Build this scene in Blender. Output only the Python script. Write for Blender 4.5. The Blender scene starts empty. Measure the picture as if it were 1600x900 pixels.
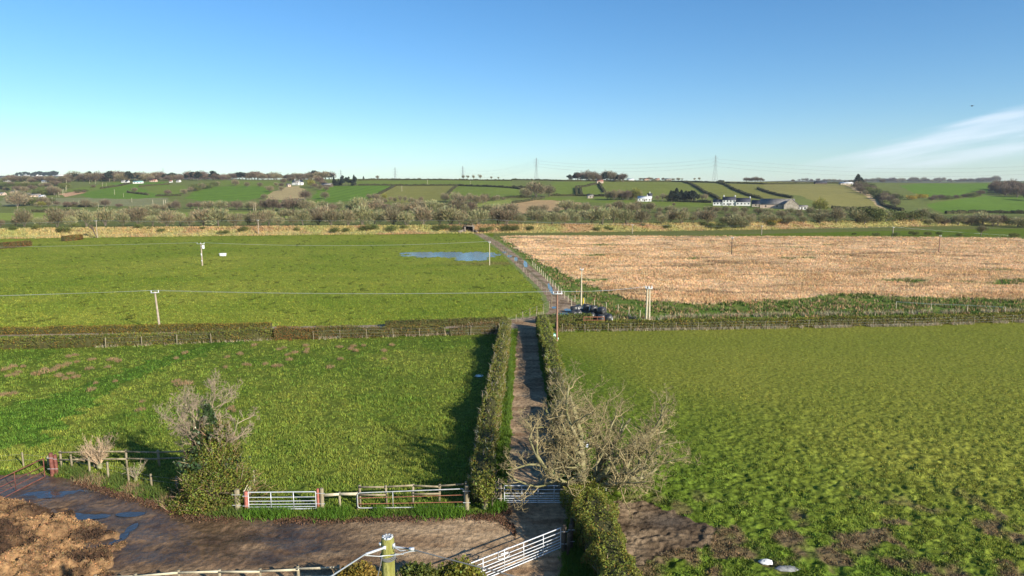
import bpy, math, random
import numpy as np
S = bpy.context.scene
COL = S.collection
# ------------------------------------------------------------------ camera, sky, sun, exposure
H = 17.8
F = 1067.0
PITCH = math.radians(7.84)
cp, sp = math.cos(PITCH), math.sin(PITCH)
cam_d = bpy.data.cameras.new("camera")
cam = bpy.data.objects.new("camera", cam_d); COL.objects.link(cam)
cam.location = (0, 0, H)
cam.rotation_euler = (math.pi/2 - PITCH, 0, 0)
cam_d.sensor_width = 36.0
cam_d.lens = 24.0
cam_d.clip_start = 0.3
cam_d.clip_end = 30000
S.camera = cam
SUN_EL, SUN_AZ = math.radians(22.5), math.radians(133)      # azimuth clockwise from +Y (north): sun behind and right
world = bpy.data.worlds.new("World"); S.world = world
world.use_nodes = True
wn = world.node_tree; wn.nodes.clear()
sky = wn.nodes.new("ShaderNodeTexSky"); sky.sky_type = 'NISHITA'; sky.sun_disc = False
sky.sun_elevation = SUN_EL; sky.sun_rotation = SUN_AZ
sky.altitude = 0; sky.air_density = 1.0; sky.dust_density = 0.05; sky.ozone_density = 3.0
bg = wn.nodes.new("ShaderNodeBackground"); bg.inputs[1].default_value = 0.084
wo = wn.nodes.new("ShaderNodeOutputWorld")
wn.links.new(bg.outputs[0], wo.inputs[0])
# high thin cirrus sheet, low over the right of the horizon: a mask in sky directions
def wnode(t, **k):
    n = wn.nodes.new(t)
    for a, b in k.items(): setattr(n, a, b)
    return n
def wmath(op, a, b=None, clamp=False):
    n = wnode("ShaderNodeMath", operation=op); n.use_clamp = clamp
    for i, v in enumerate((a, b)):
        if v is None: continue
        if isinstance(v, (int, float)): n.inputs[i].default_value = v
        else: wn.links.new(v, n.inputs[i])
    return n.outputs[0]
tc = wnode("ShaderNodeTexCoord")
sx = wnode("ShaderNodeSeparateXYZ"); wn.links.new(tc.outputs["Generated"], sx.inputs[0])
az = wmath('ARCTAN2', sx.outputs[0], sx.outputs[1])       # 0 = north, + = east
el = wmath('ARCSINE', sx.outputs[2])
nz = wnode("ShaderNodeTexNoise"); nz.inputs["Scale"].default_value = 1.0; nz.inputs["Detail"].default_value = 6
cb = wnode("ShaderNodeCombineXYZ")
wn.links.new(wmath('MULTIPLY', az, 7.0), cb.inputs[0])
wn.links.new(wmath('MULTIPLY', wmath('SUBTRACT', el, wmath('MULTIPLY', az, 0.16)), 70.0), cb.inputs[1])
wn.links.new(cb.outputs[0], nz.inputs["Vector"])
def ramp_between(v, a, b):      # 0 at a, 1 at b, smooth
    n = wnode("ShaderNodeMapRange", interpolation_type='SMOOTHSTEP')
    wn.links.new(v, n.inputs[0]); n.inputs[1].default_value = a; n.inputs[2].default_value = b
    n.inputs[3].default_value = 0; n.inputs[4].default_value = 1
    return n.outputs[0]
top = wmath('ADD', 0.040, wmath('MULTIPLY', wmath('SUBTRACT', az, 0.385), 0.265))   # upper edge rises to the right
topn = wmath('ADD', top, wmath('MULTIPLY', wmath('SUBTRACT', nz.outputs["Fac"], 0.5), 0.018))
above = ramp_between(wmath('SUBTRACT', topn, el), -0.001, 0.010)
bot = ramp_between(wmath('SUBTRACT', el, wmath('ADD', 0.022, wmath('MULTIPLY', wmath('SUBTRACT', az, 0.385), 0.05))), -0.008, 0.020)
right = ramp_between(az, 0.36, 0.52)
mask = wmath('MULTIPLY', wmath('MULTIPLY', above, bot), right)
mask = wmath('MULTIPLY', mask, wmath('ADD', -0.42, wmath('MULTIPLY', nz.outputs["Fac"], 1.6)), clamp=True)
mix = wnode("ShaderNodeMixRGB"); wn.links.new(mask, mix.inputs[0])
hs = wnode("ShaderNodeHueSaturation"); hs.inputs["Saturation"].default_value = 1.22; hs.inputs["Hue"].default_value = 0.497
wn.links.new(sky.outputs[0], hs.inputs["Color"])
tint = wnode("ShaderNodeMixRGB", blend_type='MULTIPLY'); tint.inputs[0].default_value = 1; tint.inputs[2].default_value = (.87, .99, 1.12, 1)
wn.links.new(hs.outputs[0], tint.inputs[1]); wn.links.new(tint.outputs[0], mix.inputs[1]); mix.inputs[2].default_value = (7.4, 7.9, 8.9, 1)
wn.links.new(mix.outputs[0], bg.inputs[0])
sl = bpy.data.lights.new("sun", 'SUN'); sl.energy = 5.0; sl.angle = math.radians(0.5); sl.color = (1.0, 0.93, 0.80)
sun = bpy.data.objects.new("sun", sl); COL.objects.link(sun)
sun.rotation_euler = (math.pi/2 - SUN_EL, 0, math.pi - SUN_AZ)
S.view_settings.view_transform = 'Standard'; S.view_settings.look = 'None'
S.view_settings.exposure = 0.74; S.view_settings.gamma = 1; S.view_settings.use_curve_mapping = False
S.cycles.max_bounces = 5; S.cycles.diffuse_bounces = 2; S.cycles.transparent_max_bounces = 8
S.cycles.volume_bounces = 0
S.cycles.volume_max_steps = 64

# ------------------------------------------------------------------ numpy helpers
rng = np.random.default_rng(11)
random.seed(5)
def _hash(ix, iy, seed):
    h = (ix.astype(np.int64)*374761393 + iy.astype(np.int64)*668265263 + seed*1274126177) & 0xffffffff
    h = ((h ^ (h >> 13)) * 1274126177) & 0xffffffff
    return ((h ^ (h >> 16)) & 0xffff) / 65535.0
def vn(x, y, seed=0):
    x = np.asarray(x, float); y = np.asarray(y, float)
    ix, iy = np.floor(x), np.floor(y)
    fx, fy = x-ix, y-iy
    fx = fx*fx*(3-2*fx); fy = fy*fy*(3-2*fy)
    a = _hash(ix, iy, seed); b = _hash(ix+1, iy, seed); c = _hash(ix, iy+1, seed); d = _hash(ix+1, iy+1, seed)
    return (a*(1-fx)+b*fx)*(1-fy) + (c*(1-fx)+d*fx)*fy
def fbm(x, y, o=3, seed=0, g=0.5):
    s = 0; a = 1.0; t = 0
    for i in range(o):
        s = s + a*vn(x*2**i, y*2**i, seed+i*17); t += a; a *= g
    return s/t
def sst(a, b, x):
    t = np.clip((x-a)/(b-a), 0, 1); return t*t*(3-2*t)

# ------------------------------------------------------------------ terrain height
PXC = np.array([-700, 0, 200, 400, 600, 800, 1000, 1200, 1400, 1600, 2300.])
YK = np.array([300, 340, 420, 500, 600, 700, 800, 900, 1000, 1100, 1200, 1400.])
R = {
 -700:[358,353,346,340,334,327,320,312,304,297,291,285],
 0:   [358,353,346,340,334,327,319,311,303,295,288,279],
 200: [358,353,346,340,333,325,317,307,297,289,284,279.5],
 400: [358,353,345,338,331,322,312,302,293,287,283,280],
 600: [358,353,345,337,328,318,308,298,290,284,281,279.5],
 800: [358,353,345,336,325,315,305,295,288,283.5,281,280.5],
 1000:[358,353,345,334,322,313,304,295,289,285,283,282],
 1200:[358,351,344,333,322,312,304,296,290,287,285,283.5],
 1400:[356,351,343,336,330,322,312,303,295,290,287,285.5],
 1600:[356,350,343,338,332,325,316,307,298,292,288,285],
 2300:[356,350,343,338,332,325,316,307,298,292,288,285]}
def row_z(Y, row):
    v = (row-450)/F
    return H - Y*(sp+v*cp)/(cp-v*sp)
ZT = np.array([[row_z(y, R[int(px)][j]) for j, y in enumerate(YK)] for px in PXC])
ZT[:, 0] = 0.0
AC = (PXC-800)/F*0.985
YBP = np.array([-700, 0, 400, 740, 900, 1000, 1200, 1400, 1550, 2300.])
YBV = np.array([262, 277, 298, 314, 322, 330, 348, 374, 392, 430.])
YBA = (YBP-800)/F*0.985
def yb(a): return np.interp(a, YBA, YBV)
def ztab(x, y):
    a = np.clip(x/np.maximum(y, 1), AC[0], AC[-1])
    yy = np.clip(y, YK[0], YK[-1])
    i = np.clip(np.searchsorted(AC, a)-1, 0, len(AC)-2)
    j = np.clip(np.searchsorted(YK, yy)-1, 0, len(YK)-2)
    u = (a-AC[i])/(AC[i+1]-AC[i]); w = (yy-YK[j])/(YK[j+1]-YK[j])
    u = u*u*(3-2*u)
    return (ZT[i, j]*(1-u)+ZT[i+1, j]*u)*(1-w) + (ZT[i, j+1]*(1-u)+ZT[i+1, j+1]*u)*w
def zbase(x, y):
    x = np.asarray(x, float); y = np.asarray(y, float)
    a = np.where(y > 50, x/np.maximum(y, 1), 0)
    Yb = yb(a)
    d = y - Yb
    bank = 3.3*sst(0, 8, d)
    t = sst(18, 75, d)
    zt = ztab(x, y)
    z = bank*(1-t) + np.maximum(zt, 0)*t
    # fall behind the ridge, then the far ridge
    drop = sst(1400, 1750, y)
    far = (sst(1900, 3700, y))*(96 + 22*fbm(x/900., x*0, 3, 5)*1.0) * (0.80+0.26*np.clip(np.abs(a+0.05)/0.6, 0, 1))
    z = z - drop*14 + np.where(y > 1900, far*(.50+.20*sst(-.25, -.5, a)+.05*sst(.3, .5, a)), 0)
    z = z + np.where(y > 480, (fbm(x/140., y/140., 2, 9)-0.5)*3.0*sst(480, 700, y)*(1-sst(1250, 1400, y)*0.6), 0)
    z = np.where(d < 0, 0, z)
    return z
def ray(px, py):
    u = (px-800)/F; v = (py-450)/F
    return np.array([u, cp-v*sp, -(sp+v*cp)])
_T = np.concatenate([np.linspace(8, 120, 900), np.geomspace(120.05, 6500, 6000)])
def G(px, py, lift=0.0):
    """the place on the ground that the photograph shows at this pixel (1600 x 900)"""
    d = ray(px, py)
    P = d[None, :]*_T[:, None]; P[:, 2] += H
    g = zbase(P[:, 0], P[:, 1])+lift
    k = np.nonzero(P[:, 2] <= g)[0]
    if len(k) == 0: return np.array([d[0]*1390/d[1], 1390., float(zbase(d[0]*1390/d[1], 1390.))])
    k = max(k[0], 1)
    a0 = P[k-1, 2]-g[k-1]; a1 = g[k]-P[k, 2]
    w = a0/(a0+a1+1e-9)
    p = P[k-1]*(1-w)+P[k]*w
    p[2] = float(zbase(p[0], p[1]))
    return p
def depth(p): return p[1]*cp + (H-p[2])*sp
def mpp(p): return depth(p)/F            # metres per photo pixel at p
def at_height(px, py, dep):
    """point on the ray at camera-axis distance dep"""
    d = ray(px, py); p = d*dep; p[2] += H; return p
def gxy(px, py): return G(px, py)[:2]
def wpoly(pts): return np.array([gxy(*p) for p in pts])
def pip(x, y, P):
    m = np.zeros(x.shape, bool)
    bb = (x >= P[:, 0].min()) & (x <= P[:, 0].max()) & (y >= P[:, 1].min()) & (y <= P[:, 1].max())
    if not bb.any(): return m
    xs, ys = x[bb], y[bb]; r = np.zeros(xs.shape, bool)
    n = len(P)
    for i in range(n):
        x0, y0 = P[i]; x1, y1 = P[(i+1) % n]
        c = ((y0 > ys) != (y1 > ys))
        r ^= c & (xs < (x1-x0)*(ys-y0)/((y1-y0) if y1 != y0 else 1e-9)+x0)
    m[bb] = r
    return m
def dseg(x, y, P):
    """distance to a polyline, only meaningful nearby"""
    d = np.full(x.shape, 1e9)
    for i in range(len(P)-1):
        ax, ay = P[i]; bx, by = P[i+1]
        L = (bx-ax)**2+(by-ay)**2
        t = np.clip(((x-ax)*(bx-ax)+(y-ay)*(by-ay))/L, 0, 1)
        d = np.minimum(d, np.hypot(x-ax-t*(bx-ax), y-ay-t*(by-ay)))
    return d

# ------------------------------------------------------------------ mesh builder
class MB:
    def __init__(s): s.v = []; s.f = []; s.n = 0; s.c = []; s.hascol = False
    def add(s, v, f, m=0, col=None):
        """v Nx3, f MxK indices, material index, colour (3,) or Nx3"""
        v = np.asarray(v, float).reshape(-1, 3)
        if isinstance(f, list) and len({len(q) for q in f}) > 1:      # mixed polygon sizes
            n0 = s.n
            s.add(v, [f[0]], m, col)
            c0 = s.n; s.n = n0
            for q in f[1:]: s.f.append((np.asarray([q], np.int64)+n0, m))
            s.n = c0; return
        f = np.asarray(f, np.int64)
        if len(v) == 0 or len(f) == 0: return
        s.v.append(v); s.f.append((f+s.n, m)); s.n += len(v)
        if col is None: c = np.ones((len(v), 3))
        else:
            s.hascol = True; c = np.broadcast_to(np.asarray(col, float), (len(v), 3))
        s.c.append(c)
    def box(s, c, size, rot=None, m=0, taper=1.0, col=None):
        hx, hy, hz = [q/2 for q in size]
        v = np.array([[-hx,-hy,-hz],[hx,-hy,-hz],[hx,hy,-hz],[-hx,hy,-hz],[-hx*taper,-hy*taper,hz],[hx*taper,-hy*taper,hz],[hx*taper,hy*taper,hz],[-hx*taper,hy*taper,hz]])
        if rot is not None: v = v @ np.asarray(rot).T
        s.add(v+np.asarray(c), [[0,3,2,1],[4,5,6,7],[0,1,5,4],[1,2,6,5],[2,3,7,6],[3,0,4,7]], m, col)
    def beam(s, a, b, w, h, m=0, roll=0.0, col=None):
        a = np.asarray(a, float); b = np.asarray(b, float); d = b-a; L = np.linalg.norm(d)
        if L < 1e-6: return
        z = d/L; up = np.array([0, 0, 1.]) if abs(z[2]) < .9 else np.array([0, 1., 0])
        x = np.cross(up, z); x /= np.linalg.norm(x); y = np.cross(z, x)
        R_ = np.stack([x, y, z], 1)
        s.box((a+b)/2, (w, h, L), R_, m, col=col)
    def tube(s, P, r, k=6, m=0, cap=True, col=None):
        P = np.asarray(P, float); n = len(P)
        r = np.broadcast_to(np.asarray(r, float), (n,))
        T = np.gradient(P, axis=0); T /= (np.linalg.norm(T, axis=1, keepdims=True)+1e-9)
        ref = np.array([0.13, 0.21, 0.97]) if abs(T[:, 2]).mean() < .8 else np.array([0.98, 0.17, 0.05])
        A = np.cross(ref, T); A /= (np.linalg.norm(A, axis=1, keepdims=True)+1e-9); B = np.cross(T, A)
        th = np.arange(k)*2*math.pi/k
        V = P[:, None, :] + r[:, None, None]*(np.cos(th)[None, :, None]*A[:, None, :]+np.sin(th)[None, :, None]*B[:, None, :])
        i = np.arange(n-1)[:, None]*k; j = np.arange(k)[None, :]; j2 = (j+1) % k
        f = np.stack([i+j, i+j2, i+k+j2, i+k+j], -1).reshape(-1, 4)
        s.add(V.reshape(-1, 3), f, m, col)
        if cap and k > 3:
            for e, o in ((0, True), (n-1, False)):
                c = V[e]; cc = np.vstack([c, P[e]])
                q = [[k, (a+1) % k, a] if o else [k, a, (a+1) % k] for a in range(k)]
                s.add(cc, q, m, col)
    def quads(s, C, sz, up=0.0, asp=1.0, m=0, col=None, r=rng, dirs=None):
        """leaf-like rhombi at C"""
        n = len(C)
        if n == 0: return
        if dirs is None:
            d = r.normal(size=(n, 3)); d[:, 2] = d[:, 2]*(1-up)+up*abs(r.normal(size=n)+.6)*2
        else: d = dirs + r.normal(size=(n, 3))*0.35
        d /= np.linalg.norm(d, axis=1, keepdims=True)
        e = np.cross(d, r.normal(size=(n, 3))); e /= (np.linalg.norm(e, axis=1, keepdims=True)+1e-9)
        sz = np.broadcast_to(sz, (n,))*(0.65+0.7*r.random(n))
        L = d*sz[:, None]*0.5; W = e*(sz*asp)[:, None]*0.5
        V = np.stack([C-L, C+W, C+L, C-W], 1).reshape(-1, 3)
        f = np.arange(4*n).reshape(-1, 4)
        if col is not None:
            col = np.asarray(col)
            if col.ndim == 2: col = np.repeat(col, 4, axis=0)
        s.add(V, f, m, col)
    def blades(s, B, h, w, col=None, lean=0.35, m=0, r=rng):
        """upright grass blades (triangles) rooted at B"""
        n = len(B)
        th = r.random(n)*2*math.pi; h = np.broadcast_to(h, (n,)); w = np.broadcast_to(w, (n,))
        a = np.stack([np.cos(th), np.sin(th), 0*th], 1)
        le = r.normal(size=(n, 3))*lean; le[:, 2] = 1; le /= np.linalg.norm(le, axis=1, keepdims=True)
        V = np.stack([B-a*w[:, None]/2, B+a*w[:, None]/2, B+le*h[:, None]], 1).reshape(-1, 3)
        if col is not None: col = np.repeat(np.asarray(col), 3, axis=0)
        s.add(V, np.arange(3*n).reshape(-1, 3), m, col)
    def build(s, name, mats, parent=None, smooth=False):
        me = bpy.data.meshes.new(name)
        V = np.concatenate(s.v); me.vertices.add(len(V)); me.vertices.foreach_set("co", V.ravel())
        tot = np.concatenate([np.full(len(f), f.shape[1]) for f, m in s.f])
        mi = np.concatenate([np.full(len(f), m) for f, m in s.f])
        lo = np.concatenate([f.ravel() for f, m in s.f])
        me.loops.add(len(lo)); me.loops.foreach_set("vertex_index", lo.astype(np.int32))
        me.polygons.add(len(tot)); st = np.concatenate([[0], np.cumsum(tot)[:-1]])
        me.polygons.foreach_set("loop_start", st.astype(np.int32)); me.polygons.foreach_set("loop_total", tot.astype(np.int32))
        me.polygons.foreach_set("material_index", mi.astype(np.int32))
        if smooth: me.polygons.foreach_set("use_smooth", np.ones(len(tot), bool))
        if s.hascol:
            at = me.color_attributes.new("Col", 'FLOAT_COLOR', 'POINT')
            C = np.concatenate(s.c); at.data.foreach_set("color", np.hstack([C, np.ones((len(C), 1))]).astype(np.float32).ravel())
        if not isinstance(mats, (list, tuple)): mats = [mats]
        for q in mats: me.materials.append(q)
        me.update(calc_edges=True)
        o = bpy.data.objects.new(name, me); COL.objects.link(o)
        if parent is not None: o.parent = parent
        return o
def tag(o, label=None, cat=None, group=None, kind=None):
    if label: o["label"] = label
    if cat: o["category"] = cat
    if group: o["group"] = group
    if kind: o["kind"] = kind
    return o
def empty(name, loc=(0, 0, 0), rz=0, label=None, cat=None, group=None):
    o = bpy.data.objects.new(name, None); COL.objects.link(o); o.empty_display_size = .2
    o.location = tuple(float(q) for q in loc); o.rotation_euler = (0, 0, rz)
    return tag(o, label, cat, group)
def dup(o, loc=None, rz=0, scale=None, label=None, group=None, cat=None):
    c = o.copy(); COL.objects.link(c)
    if loc is not None: c.location = tuple(float(q) for q in loc)
    c.rotation_euler = (0, 0, rz)
    if scale is not None: c.scale = scale
    for ch in list(o.children):
        d = ch.copy(); COL.objects.link(d); d.parent = c
        for g in list(ch.children):
            e = g.copy(); COL.objects.link(e); e.parent = d
    return tag(c, label, cat, group)

# ------------------------------------------------------------------ materials
def mat(name, c1, c2=None, scale=4.0, rough=0.85, bump=0.0, bscale=None, metal=0.0, c3=None, spec=0.3, transl=0.0, rand=0.0, usecol=False, detail=5, stretch=None):
    m = bpy.data.materials.new(name); m.use_nodes = True
    N = m.node_tree; n = N.nodes; L = N.links; b = n["Principled BSDF"]
    b.inputs["Roughness"].default_value = rough; b.inputs["Metallic"].default_value = metal
    b.inputs["Specular IOR Level"].default_value = spec
    t = n.new("ShaderNodeTexCoord")
    vec = t.outputs["Object"]
    if stretch:
        mp = n.new("ShaderNodeMapping"); mp.inputs["Scale"].default_value = stretch; L.new(vec, mp.inputs[0]); vec = mp.outputs[0]
    nz_ = n.new("ShaderNodeTexNoise"); nz_.inputs["Scale"].default_value = scale; nz_.inputs["Detail"].default_value = detail
    L.new(vec, nz_.inputs["Vector"])
    r = n.new("ShaderNodeValToRGB"); e = r.color_ramp.elements
    e[0].position = .32; e[1].position = .68
    c2 = c2 or c1
    e[0].color = (*c1, 1); e[1].color = (*c2, 1)
    if c3: q = e.new(.5); q.color = (*c3, 1)
    L.new(nz_.outputs["Fac"], r.inputs[0]); col = r.outputs[0]
    if usecol:
        a = n.new("ShaderNodeVertexColor"); a.layer_name = "Col"
        x = n.new("ShaderNodeMixRGB"); x.blend_type = 'MULTIPLY'; x.inputs[0].default_value = 1
        L.new(a.outputs[0], x.inputs[1]); L.new(col, x.inputs[2]); col = x.outputs[0]
    if rand:
        oi = n.new("ShaderNodeObjectInfo"); hv = n.new("ShaderNodeHueSaturation")
        mr = n.new("ShaderNodeMapRange"); mr.inputs[3].default_value = 1-rand; mr.inputs[4].default_value = 1+rand
        L.new(oi.outputs["Random"], mr.inputs[0]); L.new(mr.outputs[0], hv.inputs["Value"])
        m2 = n.new("ShaderNodeMapRange"); m2.inputs[3].default_value = .5-rand*.06; m2.inputs[4].default_value = .5+rand*.06
        mm = n.new("ShaderNodeMath"); mm.operation = 'FRACT'; m3 = n.new("ShaderNodeMath"); m3.operation = 'MULTIPLY'; m3.inputs[1].default_value = 7.31
        L.new(oi.outputs["Random"], m3.inputs[0]); L.new(m3.outputs[0], mm.inputs[0]); L.new(mm.outputs[0], m2.inputs[0]); L.new(m2.outputs[0], hv.inputs["Hue"])
        L.new(col, hv.inputs["Color"]); col = hv.outputs[0]
    L.new(col, b.inputs["Base Color"])
    if bump:
        bn = n.new("ShaderNodeTexNoise"); bn.inputs["Scale"].default_value = bscale or scale*3; bn.inputs["Detail"].default_value = 4
        L.new(vec, bn.inputs["Vector"]); bp = n.new("ShaderNodeBump"); bp.inputs["Strength"].default_value = bump; bp.inputs["Distance"].default_value = .05
        L.new(bn.outputs["Fac"], bp.inputs["Height"]); L.new(bp.outputs[0], b.inputs["Normal"])
    if transl:
        tr = n.new("ShaderNodeBsdfTranslucent"); L.new(col, tr.inputs[0]); ms = n.new("ShaderNodeMixShader"); ms.inputs[0].default_value = transl
        L.new(b.outputs[0], ms.inputs[1]); L.new(tr.outputs[0], ms.inputs[2]); L.new(ms.outputs[0], n["Material Output"].inputs[0])
    return m
# ------------------------------------------------------------------ land use
P = wpoly
YARD = P([(-500,690),(0,742),(60,741),(120,748),(185,768),(240,785),(290,797),(340,806),(400,808),(520,812),(600,807),(700,806),(770,804),(790,796),(793,760),(800,640),(806,560),(808,520),(812,508),(800,504),(740,515),(738,507),(790,500),(832,500),(860,494),
          (878,500),(905,497),(845,508),(838,512),(842,560),(853,620),(866,690),(880,760),(893,800),(884,840),(878,900),(876,1000),(-500,1000)])
LANE = np.array([gxy(*p) for p in [(803,506),(850,499),(876,493),(886,488),(880,475),(868,462),(855,448),(838,433),(820,417),(803,402),(787,389),(773,379),(759,371),(748,365),(741,362)]])
LANE2 = np.array([gxy(*p) for p in [(-300,528),(0,522),(300,517),(600,511),(760,509),(805,506)]])
REED = P([(783,371),(802,384),(830,402),(868,421),(905,441),(950,455),(985,469),(1040,473),(1090,476),(1150,473),(1230,469),(1290,461),(1350,459),(1420,465),(1500,466),(1600,469),(1800,474),(2100,480),(2100,372),(1600,372.5),(1400,370.5),(1200,369.5),(1000,369),(800,368.5)])
ROUGH = P([(765,371),(783,369),(2100,369),(2100,500),(1600,489),(1300,496),(1000,505),(905,505),(895,490),(882,470),(860,447),(830,420),(800,394)])
FARL = P([(-400,376),(0,373.5),(400,368),(738,365.5),(752,371),(790,402),(830,438),(868,472),(872,487),(840,500),(700,507),(300,516),(-400,530)])
NEARL = P([(-300,690),(-300,560),(0,545),(300,535),(500,527),(770,519),(792,519),(788,600),(775,700),(768,800),(500,800),(400,800),(300,792),(240,780),(180,762),(120,745),(0,738)])
GREENSTRIP = P([(400,530),(300,560),(200,595),(130,640),(60,700),(-50,700),(-50,640),(60,625),(160,590),(290,545),(330,534)])
NEARR = P([(862,520),(1600,503),(2300,490),(2600,1000),(960,1000),(905,820),(885,700),(870,600)])
MUDPATCH = P([(935,788),(990,784),(1050,792),(1100,815),(1120,835),(1090,850),(1050,862),(1030,890),(990,900),(960,860),(940,820)])
# hill fields: (corner pixels, albedo)
GB = (.080,.135,.016); GM = (.105,.135,.024); OL = (.145,.140,.036); TN = (.290,.195,.095); PG = (.165,.185,.045)
FIELDS = [
 ([(-300,335),(1900,338),(1900,276),(-300,270)], (.105,.120,.032)),
 ([(-50,332),(260,332),(700,331),(700,337),(-50,345)], (.160,.190,.036)),
 ([(0,309),(260,309),(260,322),(0,322)], (.150,.150,.070)),
 ([(105,296),(160,288),(205,283),(205,289),(150,300),(108,304)], GM),
 ([(95,303),(120,298),(135,301),(100,308)], (.36,.21,.12)),
 ([(125,304),(165,294),(210,289),(240,300),(285,306),(200,311),(140,310)], GB),
 ([(165,286),(260,284),(265,290),(212,292)], GB),
 ([(228,293),(290,289),(285,303),(240,303)], GM),
 ([(285,310),(300,300),(320,292),(400,290),(425,297),(430,302),(395,312),(340,316)], GB),
 ([(345,282),(440,284),(430,292),(345,290)], GM),
 ([(425,300),(450,292),(470,290),(480,312),(420,312)], (.27,.21,.10)),
 ([(488,308),(500,294),(520,291),(614,290),(600,299),(570,312),(500,318)], GB),
 ([(560,282),(800,282.5),(800,292),(612,289),(560,289)], GM),
 ([(617,290.5),(714,290),(692,314),(640,318),(575,313),(600,300)], OL),
 ([(715,290),(813,294),(813,306),(752,313),(695,312),(705,298)], GM),
 ([(720,319),(800,311),(812,318),(790,328),(735,332)], PG),
 ([(778,327),(800,318),(832,312),(905,313),(912,320),(870,330),(820,334)], TN),
 ([(862,284),(930,284),(930,289),(902,293),(897,304),(867,304)], GM),
 ([(908,294),(932,289),(944,304),(909,305)], GM),
 ([(942,284),(1068,285),(1118,311),(1050,312),(1020,306),(945,306)], (.120,.135,.028)),
 ([(835,309),(960,307),(1040,315),(1120,318),(1262,322),(1258,330),(1120,324),(1000,319),(905,316)], GM),
 ([(1072,285),(1123,287),(1150,298),(1186,312),(1124,311)], (.135,.140,.032)),
 ([(1127,287),(1198,288),(1240,310),(1192,312),(1152,298)], (.140,.135,.034)),
 ([(1190,288),(1318,288),(1350,300),(1385,328),(1300,326),(1250,306),(1200,301)], (.165,.148,.046)),
 ([(1318,288),(1345,293),(1375,318),(1385,328),(1360,312)], (.33,.24,.13)),
 ([(1130,277),(1300,283),(1300,286),(1130,286)], OL),
 ([(1405,290),(1430,287),(1545,286),(1543,305),(1500,306),(1460,311),(1425,301)], (.080,.135,.016)),
 ([(1448,319),(1500,311),(1545,306),(1640,307),(1640,334),(1478,333)], (.085,.140,.018)),
]
FIELDS = [(P(a), b) for a, b in FIELDS]
# standing water: (px, py, half width px, half depth px)
WATER = [(690,397.6,56,4.0),(735,398.5,40,4.8),(736,404.5,24,2.6),(660,395.5,30,1.6),(70,771,50,5.5),(150,766,26,3),(122,806,42,4.5),(205,803,20,3.5),(192,836,8,16),
         (821,412.5,2.6,5),(806,405,2.4,3),(796,400,4,1.6),(788,394,3.5,1.2),(860,451,2.4,7),(885,491,15,2.2),(888,484,6,1.8),(866,480.5,5,1.4),(748,587,6,1.6),(600,510.5,8,1)]
WB = []
for px, py, rx, ry in WATER:
    c = G(px, py); k = mpp(c)
    y1 = G(px, py-ry)[1]; y0 = G(px, py+ry)[1]
    WB.append((c[0], (y0+y1)/2, rx*k, (y1-y0)/2))
def water_mask(x, y):
    m = np.zeros(x.shape)
    wob = (fbm(x/1.1, y/.9, 3, 51)-.5)*np.where(y < 60, 1.9, 1.0)
    for cx, cy, rx, ry in WB:
        d = np.hypot((x-cx)/rx, (y-cy)/ry)+wob
        m = np.maximum(m, 1-sst(0.80, 1.25, d))
    return m
def halo(x, y):
    m = np.zeros(x.shape); wob = (fbm(x/1.6, y/1.2, 3, 52)-.5)*2.2
    for cx, cy, rx, ry in WB:
        if cy < 60: m = np.maximum(m, 1-sst(.9, 2.1, np.hypot((x-cx)/rx, (y-cy)/(ry*1.15))+wob))
    return m
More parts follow.
